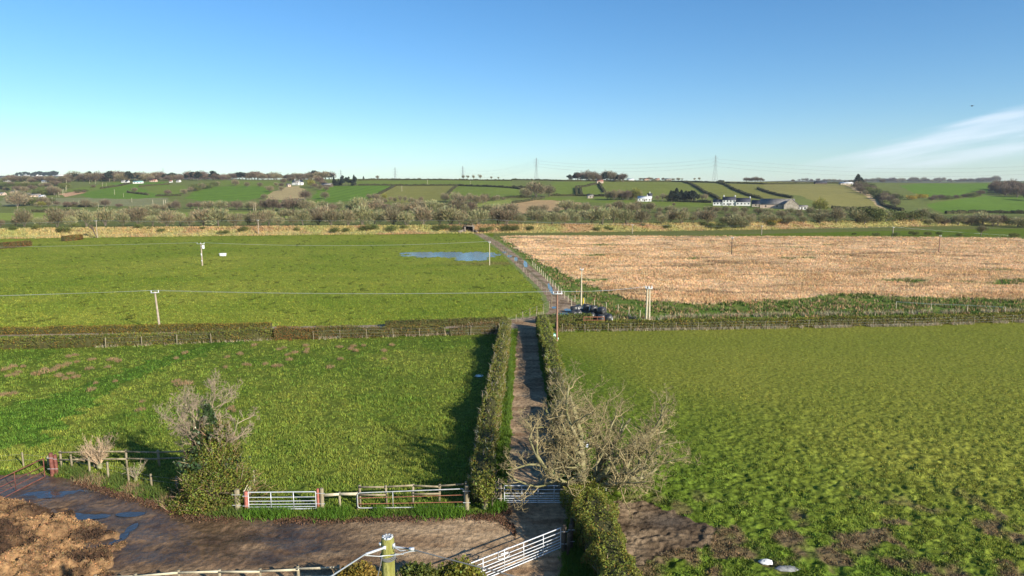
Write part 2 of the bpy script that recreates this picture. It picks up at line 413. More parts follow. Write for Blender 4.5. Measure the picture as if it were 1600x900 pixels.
def land(x, y):
    """albedo (N,3), tussock roughness in metres, wetness, class id"""
    n = len(x)
    jx = (fbm(x/1.1, y/1.1, 3, 61)-.5)*1.1; jy = (fbm(x/1.1, y/1.1, 3, 71)-.5)*1.1
    s = np.clip(y/120., .5, 3.5)
    X, Y = x+jx*s*.6, y+jy*s*.6
    a = np.where(y > 50, x/np.maximum(y, 1), 0); Yb = yb(a); d = y-Yb
    n1 = fbm(x/9., y/9., 4, 1); n2 = fbm(x/28., y/28., 3, 2); n3 = fbm(x/1.2, y/1.2, 3, 3); n4 = fbm(x/.35, y/.35, 2, 4)
    C = np.zeros((n, 3)); amp = np.full(n, .03); wet = np.zeros(n); cls = np.zeros(n, int)
    def mixc(c1, c2, t): return np.asarray(c1)[None]*(1-t[:, None])+np.asarray(c2)[None]*t[:, None]
    C[:] = mixc((.085,.14,.012), (.14,.165,.02), n1)
    # distant left pasture
    m = pip(x, y, FARL); cls[m] = 2
    cc = mixc((.138,.190,.021), (.222,.242,.036), np.clip(n2*1.1-.05+(n1-.5)*.9+(n3-.5)*.6+.06*np.sin(y/2.1+x/40), 0, 1)); bw = np.exp(-(((x+4-(y-150)*.0)/11)**2+((y-176)/5)**2))*.7; cc = cc*(1-bw[:, None])+np.array([.17,.13,.05])*bw[:, None]; sp_ = sst(.74, .80, fbm(x/.9, y/2.2, 2, 46))*.5; cc = cc*(1-sp_[:, None])
    C[m] = cc[m]; amp[m] = .07
    m = pip(X, Y, NEARL); cls[m] = 1
    cc = mixc((.076,.120,.016), (.145,.165,.028), np.clip((n1-.5)*1.6+.5+(n3-.5)*.7, 0, 1))
    C[m] = cc[m]; amp[m] = .10
    g = m & pip(x+jx*3, y+jy*3, GREENSTRIP); cc = mixc((.050,.105,.012), (.080,.128,.018), n3); C[g] = cc[g]
    m = pip(X, Y, NEARR); cls[m] = 3
    # tone: yellower far and right, greener near the left edge
    t = np.clip(sst(2, 22, x+(n2-.5)*22+(y-52)*.34)*.85+(n1-.5)*.5, 0, 1)
    cc = mixc((.088,.138,.016), (.200,.205,.034), t)
    n5 = fbm(x/.34, y/.30, 3, 6); cc = cc*(1+(np.clip((n5-.30)*2.6, 0, 1)[:, None]*.62-.30)*(1-.80*sst(34, 62, y))[:, None]); C[m] = cc[m]; amp[m] = .15*(1-.72*sst(36, 72, y[m]))
    mudn = sst(.50, .66, fbm(x/1.6, y/1.6, 3, 8)+(.17*np.exp(-((y-32.8)/2.4)**2)*sst(3, 9, x)*(1-sst(14, 26, x)))-.09)
    mm_ = m & (y < 44)
    k = mudn*mm_*(1-sst(34, 42, y))
    C = C*(1-k[:, None]*.9)+np.array([.15,.100,.058])*k[:, None]*.9
    m = pip(X, Y, ROUGH); cls[m] = 4
    cc = mixc((.080,.150,.022), (.200,.190,.055), np.clip((n3-.5)*1.8+.4, 0, 1)); C[m] = cc[m]; amp[m] = .12
    m = pip(x+jx*5*np.clip(y/200, .4, 1), y+jy*6*np.clip(y/200, .4, 1), REED)
    gr = sst(.72, .78, fbm(x/16, y/10, 3, 12)+.16*np.exp(-(((x-118)/14)**2+((y-145)/6)**2)))
    cls[m] = 5
    cc = mixc((.50,.325,.170), (.69,.480,.280), np.clip((n1-.5)*2+.5, 0, 1)); dkr = sst(.66, .74, fbm(x/11, y/4.5, 3, 13))*.4; cc = cc*(1-dkr[:, None]); cc = cc*(1-gr[:, None])+np.array([.10,.15,.03])*gr[:, None]
    C[m] = cc[m]; amp[m] = .22; cls[m & (gr > .5)] = 4
    # farm lane beyond the crossroads and the side lane
    dl = dseg(x, y, LANE); wd = np.interp(y, [90, 104, 120, 300], [3.0, 2.6, 1.7, 1.7])
    v = (dl < wd+.9+jx*.6) & (y > 88) & (d < 2); cc = mixc((.26,.27,.10), (.12,.17,.04), n3); C[v] = cc[v]; cls[v] = 7; amp[v] = .04
    v = (dl < wd+jx*.5) & (d < 1); cc = mixc((.20,.135,.082), (.38,.28,.19), np.clip((n3-.5)*2.4+.5, 0, 1))
    mid = np.exp(-((dl)/.35)**2)*sst(112, 125, y)*.55; cc = cc*(1-mid[:, None])+np.array([.10,.12,.05])*mid[:, None]
    C[v] = cc[v]; cls[v] = 6; amp[v] = .02
    dl2 = dseg(x, y, LANE2); v = (dl2 < 1.7+jx*.5) & (x < 1.5); cc = mixc((.22,.17,.12), (.34,.27,.2), n3); C[v] = cc[v]; cls[v] = 6; amp[v] = .02
    # yard and farm track
    m = pip(x+jx*.45, y+jy*.45, YARD)
    gra = mixc((.225,.140,.078), (.43,.300,.178), np.clip((fbm(x/2.5, y/.8, 4, 21)-.5)*2.2+.5, 0, 1))
    wt = sst(-6, -16, x) if False else 1-sst(-14, -4.5, x+(n2-.5)*14+(y-33)*.9*sst(30, 36, y)*0)
    wt = np.clip(wt*(.95+1.3*(fbm(x/2.6, y/1.3, 3, 23)-.35)), 0, 1)*(1-sst(50, 60, y))
    wt = np.where((y > 42.5) & (x < -19), wt*.3, wt)
    wt = wt*sst(29.3, 31.2, y+(n1-.5)*2-0.05*(x+15))
    dk = mixc((.058,.036,.022), (.145,.090,.050), np.clip((n3-.5)*2+.5, 0, 1))
    cc = gra*(1-wt[:, None])+dk*wt[:, None]
    # wheel tracks and trodden middle on the farm track
    tr = sst(44, 50, y)*(y < 92); mid = np.exp(-((x-1.55-(y-50)*.004)/.55)**2)*tr*.35
    cc = cc*(1-mid[:, None])+np.array([.13,.11,.07])*mid[:, None]
    C[m] = cc[m]; cls[m] = 6; amp[m] = .026+.03*wt[m]; hal = np.where(m & (y < 60), halo(x, y), 0); C = C*(1-.72*hal[:, None])+np.array([.055,.040,.030])*.72*hal[:, None]; wet = np.where(m, np.maximum(wt, hal*.95), wet)
    # muddy edges with dead leaves along the verge
    # poached mud by the big tree
    m = pip(x+jx*2.2, y+jy*2.2, MUDPATCH); cc = mixc((.085,.058,.036), (.25,.180,.112), np.clip((n3-.5)*2+.45, 0, 1))
    sm = 1-sst(0, 1, np.hypot((x-8.6)/2.6, (y-35.4)/1.6)); cc = cc*(1-.6*sm[:, None])+np.array([.085,.070,.058])*.6*sm[:, None]
    C[m] = cc[m]; cls[m] = 8; amp[m] = .15*(1-.9*sm[m]); wet[m] = .45*sm[m]
    # strip before the railway bank, the bank, and all beyond it
    m = (d > -2) & (d < 10); cc = mixc((.39,.30,.13), (.30,.29,.10), np.clip((n1-.5)*2.5+.5, 0, 1)); rd = sst(.55, .68, fbm(x/14, y/6, 3, 31)); cc = cc*(1-.6*rd[:, None])+np.array([.36,.20,.12])*.6*rd[:, None]
    C[m] = cc[m]; amp[m] = .18; cls[m] = 9
    m = (d <= -2) & (d > -60) & (cls != 5) & (x > -8) & (cls != 6) & (cls != 7) & (cls != 2); cc = mixc((.115,.135,.035), (.150,.155,.050), n1); m2 = m & (a > -.03) & (d > -40) & (cls == 0); C[m2] = cc[m2]
    m = d >= 10; cc = mixc((.105,.135,.045), (.140,.135,.034), n1); C[m] = cc[m]; cls[m] = 10; amp[m] = .1
    jx2 = (fbm(x/30, y/30, 2, 41)-.5)*9; h = d > 60
    for k_, (pg, c) in enumerate(FIELDS):
        q = h & pip(x+jx2, y+jx2, pg)
        st = 1+.10*np.sin((x*math.cos(k_*1.7)+y*math.sin(k_*1.7))/2.7)*(k_ in (8, 11, 14, 18))
        C[q] = (1.38*np.asarray(c)[None]*(st*(.84+.32*n1))[:, None])[q]; amp[q] = .05
    m = y > 1420; cc = mixc((.085,.075,.055), (.13,.15,.06), sst(.45, .6, fbm(x/260, y/260, 3, 44))); C[m] = cc[m]
    C = C*(.90+.20*n4[:, None])
    return C, amp, wet, cls
def micro(x, y, amp, cls, wm):
    f1 = fbm(x/.42, y/.34, 2, 81)-.5; f2 = fbm(x/1.9, y/1.9, 2, 82)-.5
    z = amp*(f1*1.8+f2*.5)*(1-wm)
    q = cls == 5; z = np.where(q, amp*1.6*(fbm(x/2.2, y/1.4, 3, 83)), z)
    z = np.where((cls == 9) | (cls == 10), amp*2*(fbm(x/3, y/3, 2, 84)-.5), z)
    # ruts in the yard mud
    r = (cls == 6) & (y < 50)
    rut = np.sin((np.hypot(x+6, y-58))*3.6+fbm(x/3, y/3, 2, 85)*4)*.04*(1-sst(-15, -7, x))*sst(.35, .6, fbm(x/4, y/4, 2, 86))
    z = np.where(r, z+rut*(1-wm), z)
    fade = 1-sst(330, 420, y)*0
    return z*fade - wm*.09*(y < 450)
# ------------------------------------------------------------------ the ground sheet: a polar net finest in front of the camera
azs = np.concatenate([np.linspace(-180, -48, 46)[:-1], np.linspace(-48, -40, 14)[:-1], np.linspace(-40, 40, 1381)[:-1], np.linspace(40, 48, 14)[:-1], np.linspace(48, 180, 46)[:-1]])
azr = np.radians(azs)
rs = np.concatenate([[0.5, 3, 7, 12, 17, 21, 24, 26], 1/np.linspace(1/27.5, 1/300., 520), np.linspace(302, 480, 60), np.linspace(484, 1500, 250), np.geomspace(1520, 5200, 60), [7000, 10000, 14000]])
RR, AA = np.meshgrid(rs, azr, indexing='ij')
gx, gy = (RR*np.sin(AA)).ravel(), (RR*np.cos(AA)).ravel()
gC, gamp, gwet, gcls = land(gx, gy)
gwm = water_mask(gx, gy)
gz = zbase(gx, gy) + micro(gx, gy, gamp, gcls, gwm)
gC = gC*(1-.55*gwm[:, None])
g = MB()
nr, na = len(rs), len(azs)
i = np.arange(nr-1)[:, None]*na; j = np.arange(na)[None, :]; j2 = (j+1) % na
gf = np.stack([i+j, i+na+j, i+na+j2, i+j2], -1).reshape(-1, 4)
g.add(np.stack([gx, gy, gz], 1), gf[:, ::-1], 0, gC)
def ground_material():
    m = bpy.data.materials.new("ground_cover"); m.use_nodes = True
    n = m.node_tree.nodes; L = m.node_tree.links; b = n["Principled BSDF"]
    a = n.new("ShaderNodeVertexColor"); a.layer_name = "Col"
    w = n.new("ShaderNodeAttribute"); w.attribute_name = "wet"
    t = n.new("ShaderNodeTexCoord")
    def noise(s, d):
        q = n.new("ShaderNodeTexNoise"); q.inputs["Scale"].default_value = s; q.inputs["Detail"].default_value = d; L.new(t.outputs["Object"], q.inputs["Vector"]); return q.outputs["Fac"]
    n1, n2 = noise(3.2, 6), noise(14, 4)
    def mr(v, lo, hi, a0=.3, a1=.7):
        q = n.new("ShaderNodeMapRange"); L.new(v, q.inputs[0]); q.inputs[1].default_value = a0; q.inputs[2].default_value = a1; q.inputs[3].default_value = lo; q.inputs[4].default_value = hi; return q.outputs[0]
    x = n.new("ShaderNodeMath"); x.operation = 'MULTIPLY'; L.new(mr(n1, .62, 1.34), x.inputs[0]); L.new(mr(n2, .75, 1.22), x.inputs[1])
    v = n.new("ShaderNodeVectorMath"); v.operation = 'SCALE'; L.new(a.outputs[0], v.inputs[0]); L.new(x.outputs[0], v.inputs["Scale"])
    L.new(v.outputs[0], b.inputs["Base Color"])
    L.new(mr(w.outputs["Fac"], .95, .38, 0.3, 1), b.inputs["Roughness"])
    L.new(mr(w.outputs["Fac"], .02, .28, .3, 1), b.inputs["Specular IOR Level"])
    bp = n.new("ShaderNodeBump"); bp.inputs["Distance"].default_value = .12; bp.inputs["Strength"].default_value = .7
    ad = n.new("ShaderNodeMath"); ad.operation = 'ADD'; L.new(n1, ad.inputs[0]); L.new(mr(n2, 0, .35, 0, 1), ad.inputs[1]); L.new(ad.outputs[0], bp.inputs["Height"])
    L.new(bp.outputs[0], b.inputs["Normal"])
    return m
ground = g.build("ground", ground_material(), smooth=True)
at = ground.data.attributes.new("wet", 'FLOAT', 'POINT'); at.data.foreach_set("value", gwet.astype(np.float32))
tag(ground, kind="structure")
del RR, AA, gf
WATERM = mat("standing_water", (.03,.035,.035), (.05,.045,.035), scale=.5, rough=.06, spec=.8, bump=.5, bscale=3.0)
w = MB()
for k_, (cx, cy, rx, ry) in enumerate(WB):
    t = np.linspace(0, 2*math.pi, 33)[:-1]
    V = np.stack([cx+rx*1.22*np.cos(t), cy+ry*1.22*np.sin(t), np.full(32, -.035+.0013*k_)], 1)
    V = np.vstack([V, [cx, cy, -.035+.0013*k_]])
    w.add(V, [[q, (q+1) % 32, 32] for q in range(32)])
tag(w.build("water", WATERM), kind="structure")
# ------------------------------------------------------------------ plant materials
LEAF_HEDGE = mat("hedge_leaves", (.085,.110,.022), (.170,.175,.042), scale=1.3, rough=.7, transl=.22, usecol=True)
LEAF_HILL = mat("hill_hedge_leaves", (.045,.055,.022), (.085,.085,.035), scale=.2, rough=.8, usecol=True, rand=.2)
CORE = mat("hedge_core", (.045,.045,.014), (.080,.075,.025), scale=3, rough=1)
BLADE = mat("blades", (.88,.88,.88), (1.15,1.12,1.05), scale=.6, rough=.7, transl=.25, usecol=True, spec=.2)
TWIG = mat("pale_twigs", (.34,.28,.20), (.46,.40,.30), scale=5, rough=.8, usecol=True)
BARK = mat("bark", (.16,.13,.085), (.30,.27,.17), scale=4, rough=.9, bump=.5, bscale=20, c3=(.20,.20,.09))
IVY = mat("ivy_leaves", (.018,.035,.012), (.050,.085,.022), scale=2, rough=.45, spec=.5, usecol=True)
YGREEN = mat("fresh_leaves", (.135,.165,.022), (.250,.255,.042), scale=1.5, rough=.6, transl=.28, usecol=True)
FAR_OLIVE = mat("far_olive_twigs", (.220,.205,.095), (.360,.330,.175), scale=.35, rough=.9, rand=.22, usecol=True, transl=.15)
FAR_BROWN = mat("far_brown_twigs", (.190,.155,.085), (.310,.260,.150), scale=.35, rough=.9, rand=.22, usecol=True, transl=.15)
FAR_PURPLE = mat("far_purple_twigs", (.135,.098,.066), (.215,.160,.108), scale=.3, rough=.9, rand=.2, usecol=True, transl=.1)
FAR_GREEN = mat("far_green_leaves", (.080,.100,.024), (.150,.165,.042), scale=.5, rough=.8, rand=.25, usecol=True, transl=.15)
FAR_DARK = mat("far_conifer", (.016,.026,.018), (.036,.050,.030), scale=.4, rough=.9, rand=.15, usecol=True)
FAR_YELLOW = mat("far_yellow_leaves", (.20,.20,.04), (.32,.29,.06), scale=.5, rough=.8, rand=.1, usecol=True, transl=.2)
FAR_GORSE = mat("gorse_flowers", (.42,.28,.02), (.30,.22,.04), scale=.8, rough=.8, rand=.1, usecol=True)
FAR_STEM = mat("far_stem", (.12,.095,.07), (.19,.16,.12), scale=1, rough=.9)

def gtone(n, lo=.7, hi=1.3, r=rng):
    t = r.random((n, 1))*(hi-lo)+lo
    return np.hstack([t*(1+.12*r.normal(size=(n, 1))), t, t*(1+.1*r.normal(size=(n, 1)))]).clip(0.2, 2)
def zg(x, y): return zbase(np.asarray(x, float), np.asarray(y, float))

# ------------------------------------------------------------------ clipped hedges
def hedge(name, pts, wid, hei, label, cat="hedge", leafsz=.11, dens=42, lm=None, group=None, lump=.18, tone=(1, 1, 1), twig=0, gaps=0.0, seed=0, topvar=.2, brown=0.25):
    r = np.random.default_rng(100+seed)
    Q = np.asarray(pts, float); seg = np.hypot(*np.diff(Q, axis=0).T); s = np.concatenate([[0], np.cumsum(seg)]); L = s[-1]
    n = max(int(L/.45), 3); t = np.linspace(0, L, n)
    cx, cy = np.interp(t, s, Q[:, 0]), np.interp(t, s, Q[:, 1])
    tx, ty = np.gradient(cx), np.gradient(cy); q = np.hypot(tx, ty); tx, ty = tx/q, ty/q
    hv = hei*(1+topvar*2*(fbm(t/3.5, t*0+seed, 3, seed)-.5)); wv = wid*(1+.5*(fbm(t/2.5, t*0+seed+9, 3, seed+3)-.5))
    gp = fbm(t/2.2, t*0+seed+4, 2, seed+7) < gaps
    hv = np.where(gp, hv*.35, hv); wv = np.where(gp, wv*.5, wv)
    prof = [(-.40, 0), (-.47, .35), (-.43, .75), (-.25, .93), (.25, .93), (.43, .75), (.47, .35), (.40, 0)]
    V = []
    z0 = zg(cx, cy)
    for a, b in prof:
        k = .80
        V.append(np.stack([cx-ty*a*wv*k+r.normal(size=n)*.03, cy+tx*a*wv*k, z0+b*hv*.93-.03+r.normal(size=n)*.03], 1))
    V = np.stack(V, 1); m = len(prof)
    i = np.arange(n-1)[:, None]*m; j = np.arange(m-1)[None, :]
    f = np.stack([i+j, i+j+1, i+m+j+1, i+m+j], -1).reshape(-1, 4)
    mb = MB(); mb.add(V.reshape(-1, 3), f, 1, col=(1, 1, 1))
    mb.add(V[0], [list(range(m))], 1); mb.add(V[-1], [list(range(m))[::-1]], 1)
    per = 2*hei+wid
    leafsz = leafsz*.68; N = int(L*per*dens*2.0)
    u = r.random(N)*(n-1); k = np.clip(u.astype(int), 0, n-2); w_ = u-k
    lx = cx[k]*(1-w_)+cx[k+1]*w_; ly = cy[k]*(1-w_)+cy[k+1]*w_; H_ = hv[k]*(1-w_)+hv[k+1]*w_; W_ = wv[k]*(1-w_)+wv[k+1]*w_; Z_ = z0[k]*(1-w_)+z0[k+1]*w_
    pq = r.random(N)*per; side = np.where(pq < hei, -1, np.where(pq < hei+wid, 0, 1))
    hh = np.where(side == -1, pq/hei, np.where(side == 1, (pq-hei-wid)/hei, 1.0))
    off = np.where(side == 0, (pq-hei)/wid-.5, side*.5)
    rnd = 1-.25*sst(.75, 1, hh)*(side != 0)
    off = off*rnd; hh = np.where(side == 0, 1-.18*(abs(off)*2)**3, hh)
    inset = 1-abs(r.normal(size=N))*.14
    bul = 1+lump*(fbm((lx+off*3)/.8, (ly+hh*2)/.8, 2, seed+11)-.5)*2
    C = np.stack([lx-ty[k]*off*W_*inset*bul, ly+tx[k]*off*W_*inset*bul, Z_+hh*H_*np.where(side == 0, inset*bul**.5, 1)], 1)
    tn = gtone(N, .82, 1.18, r)*np.asarray(tone)*(1+.25*(fbm(lx/4, ly/4, 2, seed+5)-.5)[:, None]*2)
    br = r.random(N) < brown*(1.4-hh)
    tn[br] = tn[br]*np.array([1.25, .75, .9])
    mb.quads(C, leafsz, m=0, col=tn, r=r)
    if twig:
        T = r.integers(0, N, int(L*twig)); B = C[T]; d = np.stack([-ty[k[T]]*off[T]*1.2, tx[k[T]]*off[T]*1.2, np.full(len(T), .9)], 1)
        mb.quads(B+d*.1, .55, asp=.035, m=2, dirs=d, r=r, col=gtone(len(T), .7, 1.2, r))
    o = mb.build(name, [lm or LEAF_HEDGE, CORE, TWIG])
    return tag(o, label, cat, group)
HX = -1.85
hedge("hedge", [(HX,37.6),(HX+.1,48),(HX+.5,62),(-1.05,76),(-.95,88.5)], 1.35, 1.75, "long clipped hedge along the left side of the farm track, shading the grass", dens=75, leafsz=.13, tone=(1.2,1.15,.85), twig=26, seed=1, lump=.5, topvar=.34, brown=.28)
hedge("hedge", [(4.15,62),(4.2,70),(4.1,80),(3.95,89.5)], 1.6, 1.9, "short clipped green hedge at the far right end of the farm track", dens=60, leafsz=.14, tone=(1.3,1.35,.85), seed=2, lump=.4, twig=10)
hedge("hedge", [(3.9,39.5),(4.0,46),(4.1,54),(4.15,62)], 1.6, 1.5, "thin gappy hedge with bare twigs under the big bare tree", dens=42, leafsz=.12, tone=(1.0,1.0,.8), twig=34, seed=3, gaps=.36, lump=.5, topvar=.4)
hedge("hedge", [(4.75,26.5),(4.55,30),(4.1,34),(3.95,37.6)], 2.0, 2.1, "bright yellow-green leafy hedge running to the bottom edge beside the open metal gate", dens=170, leafsz=.11, lm=YGREEN, tone=(1.0,1.0,1.0), twig=4, seed=4, lump=.4, topvar=.3)
def L2(a, b, n=10):
    a, b = gxy(*a), gxy(*b); return [tuple(a+(b-a)*q/n) for q in range(n+1)]
hedge("hedge", [tuple(gxy(*p)) for p in [(-120,552),(0,545),(200,539),(330,533),(433,529)]], 1.7, 1.35, "broad clipped hedge at the left edge behind the rushy pasture", dens=38, leafsz=.19, tone=(1.15,1.12,.8), seed=5, lump=.4, brown=.35, twig=5)
hedge("hedge", [tuple(gxy(*p)) for p in [(431,529.5),(465,529),(498,528)]], 1.9, 1.5, "rounded purple-brown clump in the front crossing hedge", dens=45, leafsz=.17, tone=(1.2,.82,.8), seed=6, lump=.3, brown=.9)
hedge("hedge", [tuple(gxy(*p)) for p in [(494,528),(560,526),(696,522)]], 1.8, 1.3, "brown and green patchy hedge left of the farm track, behind a wire fence", dens=42, leafsz=.17, tone=(1.1,.9,.8), seed=7, lump=.4, brown=.6)
hedge("hedge", [tuple(gxy(*p)) for p in [(702,523),(735,522),(778,520)]], 1.5, 1.2, "ragged brown brushwood hedge in the corner by the crossroads", dens=34, leafsz=.15, tone=(1.2,.8,.9), twig=30, seed=8, lump=.6, topvar=.4, brown=.9)
hedge("hedge", [tuple(gxy(*p)) for p in [(-120,524),(0,522),(220,519),(424,515)]], 1.3, 1.0, "low clipped hedge on the far side of the lane, left of the farm track", dens=34, leafsz=.2, tone=(1.45,1.08,.7), seed=9, brown=.3)
hedge("hedge", [tuple(gxy(*p)) for p in [(602,511),(700,509),(792,505)]], 1.3, .95, "low dark clipped hedge beside the lane, ending at the crossroads", dens=34, leafsz=.2, tone=(.8,.78,.7), seed=10, brown=.4)
hedge("hedge", [tuple(gxy(*p)) for p in [(868,516),(1000,514.5),(1250,510),(1420,507),(1600,501),(1750,497)]], 1.6, 1.25, "long trimmed hedge across the far side of the right pasture", dens=34, leafsz=.2, tone=(1.2,1.12,.6), seed=12, brown=.45, topvar=.16)
hedge("hedge", [tuple(gxy(*p)) for p in [(838,505),(870,504),(925,503)]], 1.4, 1.2, "short dark hedge right of the crossroads in front of the black bales", dens=34, leafsz=.2, tone=(.8,.95,.7), seed=13)
hedge("hedge", [tuple(gxy(*p)) for p in [(-60,391),(0,389),(46,384)]], 2.2, 1.9, "dark hedge stub at the left edge of the distant pasture", dens=9, leafsz=.45, tone=(1,.75,.8), seed=14, brown=.8)
hedge("hedge", [tuple(gxy(*p)) for p in [(98,377),(112,376),(126,374)]], 2.4, 2.0, "short brown hedge fragment near the railway bank at far left", dens=9, leafsz=.45, tone=(1.2,.85,.8), seed=15, brown=.8)

# ------------------------------------------------------------------ grass, rushes and reeds (uncountable)
def scatter(n, ymin, ymax, power, azlim=44):
    u = rng.random(n)
    e = 1-power
    y = (ymin**e+(ymax**e-ymin**e)*u)**(1/e)
    a = (rng.random(n)*2-1)*math.tan(math.radians(azlim))*.82
    return a*y, y
def ground_at(x, y):
    C, amp, wet, cls = land(x, y); wm = water_mask(x, y)
    return C, cls, zbase(x, y)+micro(x, y, amp, cls, wm), wm
x, y = scatter(230000, 28, 100, 2.0)
C, cls, z, wm = ground_at(x, y)
clump = fbm(x/.8, y/.8, 2, 91)
mb = MB()
k = (cls == 1) & (wm < .2) & (clump > .30)
n = k.sum(); B = np.stack([x, y, z-.02], 1)[k]; t = gtone(n, .7, 1.9)*C[k]*1.35
yel = rng.random(n) < .22; t[yel] *= np.array([1.25, 1.25, 1.2])
for q in range(3):
    off = np.hstack([rng.normal(size=(n, 2))*.09, np.zeros((n, 1))])
    mb.blades(B+off, (.10+.16*rng.random(n))*np.clip(clump[k]*1.7, .6, 1.4), .045+.035*rng.random(n), col=t, lean=.45)
k = (cls == 3) & (wm < .2) & (clump > .45) & (rng.random(len(x)) < .6)
n = k.sum(); B = np.stack([x, y, z-.02], 1)[k]; t = gtone(n, .85, 1.5)*C[k]*1.2
for q in range(3):
    off = np.hstack([rng.normal(size=(n, 2))*.09, np.zeros((n, 1))])
    mb.blades(B+off, .06+.09*rng.random(n), .05+.03*rng.random(n), col=t, lean=.5)
k = (cls == 0) & (wm < .2) & (y < 96)
n = k.sum(); B = np.stack([x, y, z-.02], 1)[k]; t = gtone(n, .8, 1.4)*np.array([.10,.17,.02])
for q in range(3):
    off = np.hstack([rng.normal(size=(n, 2))*.1, np.zeros((n, 1))])
    mb.blades(B+off, .14+.16*rng.random(n), .05, col=t, lean=.4)
tag(mb.build("grass", BLADE), kind="stuff")
# rough grazing beyond the right hedge
x, y = scatter(60000, 90, 330, 1.7)
C, cls, z, wm = ground_at(x, y)
mb = MB(); k = (cls == 4) & (fbm(x/2.5, y/2.5, 2, 92) > .45)
n = k.sum(); B = np.stack([x, y, z-.03], 1)[k]; t = gtone(n, .6, 1.3)*np.where(rng.random((n, 1)) < .40, np.array([[.34,.235,.12]]), np.array([[.11,.17,.03]]))
for q in range(5):
    off = np.hstack([rng.normal(size=(n, 2))*.32, np.zeros((n, 1))])
    mb.blades(B+off, .25+.4*rng.random(n), .16+.1*rng.random(n), col=t, lean=.4)
tag(mb.build("rough_grass", BLADE), kind="stuff")
# pasture beyond the crossing hedges: sparse coarse blades
x, y = scatter(110000, 90, 310, 1.6)
C, cls, z, wm = ground_at(x, y)
mb = MB(); k = (cls == 2) & (wm < .1)
n = k.sum(); B = np.stack([x, y, z-.02], 1)[k]; t = gtone(n, .75, 1.4)*C[k]*1.1
for q in range(3):
    mb.blades(B+np.hstack([rng.normal(size=(n, 2))*.22, np.zeros((n, 1))]), .10+.14*rng.random(n), .10+.08*rng.random(n), col=t, lean=.6)
tag(mb.build("pasture_grass", BLADE), kind="stuff")
# reed bed
x, y = scatter(190000, 96, 330, 1.5, 46)
C, cls, z, wm = ground_at(x, y)
mb = MB(); k = cls == 5
n = k.sum(); B = np.stack([x, y, z-.05], 1)[k]; dd = fbm(x[k]/7, y[k]/3.5, 4, 93)
t = gtone(n, .90, 1.12)*C[k]*1.12*(.66+.62*dd)[:, None]
dk = rng.random(n) < .07; t[dk] *= np.array([.5, .42, .35])
for q in range(4):
    off = np.hstack([rng.normal(size=(n, 2))*.34, np.zeros((n, 1))])
    mb.blades(B+off, (.24+.26*rng.random(n))*(.4+1.1*dd), (.12+.10*rng.random(n))*np.clip(y[k]/150, .8, 1.7), col=t, lean=.5)
tag(mb.build("reeds", BLADE), kind="stuff")
# dry grass on the railway bank
a = (rng.random(26000)*2-1)*.80; dd = rng.random(26000)*11-2; y = yb(a)+dd; x = a*y
C, amp, wet, cls = land(x, y); z = zbase(x, y)
mb = MB(); n = len(x); B = np.stack([x, y, z-.1], 1)
t = gtone(n, .75, 1.35)*C*1.15
for q in range(2):
    mb.blades(B+np.hstack([rng.normal(size=(n, 2))*.4, np.zeros((n, 1))]), .5+.5*rng.random(n), .45, col=t, lean=.5)
tag(mb.build("dry_bank_grass", BLADE), kind="stuff")
# pale dead grass under hedges
def fringe(pts, n, col, h=.45, wid=.5, w=.05):
    Q = np.asarray(pts); s = np.concatenate([[0], np.cumsum(np.hypot(*np.diff(Q, axis=0).T))]); u = rng.random(n)*s[-1]
    u = u[fbm(u/1.7, u*0, 2, 95) > .38]; n = len(u)
    X, Y = np.interp(u, s, Q[:, 0])+rng.normal(size=n)*wid*.3, np.interp(u, s, Q[:, 1])+rng.normal(size=n)*wid
    return np.stack([X, Y, zg(X, Y)], 1), gtone(n, .7, 1.2)*np.asarray(col), h*(.5+rng.random(n)), w
mb = MB()
for pts, n, col, h, w in [
    ([gxy(*p) for p in [(866,517),(1000,516),(1250,512),(1420,509),(1600,503),(1750,499)]], 9000, (.42,.36,.24), .42, .07),
    ([gxy(*p) for p in [(150,543),(330,535),(425,531)]], 900, (.42,.36,.24), .38, .06),
    ([gxy(*p) for p in [(500,529),(560,527),(690,523),(778,521)]], 2600, (.44,.36,.25), .45, .06),
    ([gxy(*p) for p in [(940,500),(985,497),(1010,503),(1050,497),(1200,494),(1400,491),(1600,487)]], 4200, (.42,.36,.23), .6, .1),
    ([gxy(*p) for p in [(798,530),(797,600),(792,700),(788,770)]], 9000, (.12,.20,.03), .22, .04),
    ([gxy(*p) for p in [(380,802),(520,804),(560,803),(600,802)]], 5000, (.10,.20,.02), .34, .05),
    ([gxy(*p) for p in [(650,801),(700,802),(750,801),(790,789)]], 5000, (.10,.20,.02), .34, .05),
    ([gxy(*p) for p in [(95,735),(130,745),(180,752),(230,768),(285,782),(340,798),(380,802)]], 9000, (.12,.17,.035), .34, .05),
    ([gxy(*p) for p in [(120,745),(180,757),(230,772),(285,787)]], 3500, (.30,.22,.12), .25, .05),
    ([gxy(*p) for p in [(905,850),(960,905),(985,930)]], 2000, (.10,.17,.03), .22, .05)]:
    B, t, h, w = fringe(pts, n, col, h, .32, w)
    mb.blades(B, h, w, col=t, lean=.5)
tag(mb.build("verge_grass", BLADE), kind="stuff")
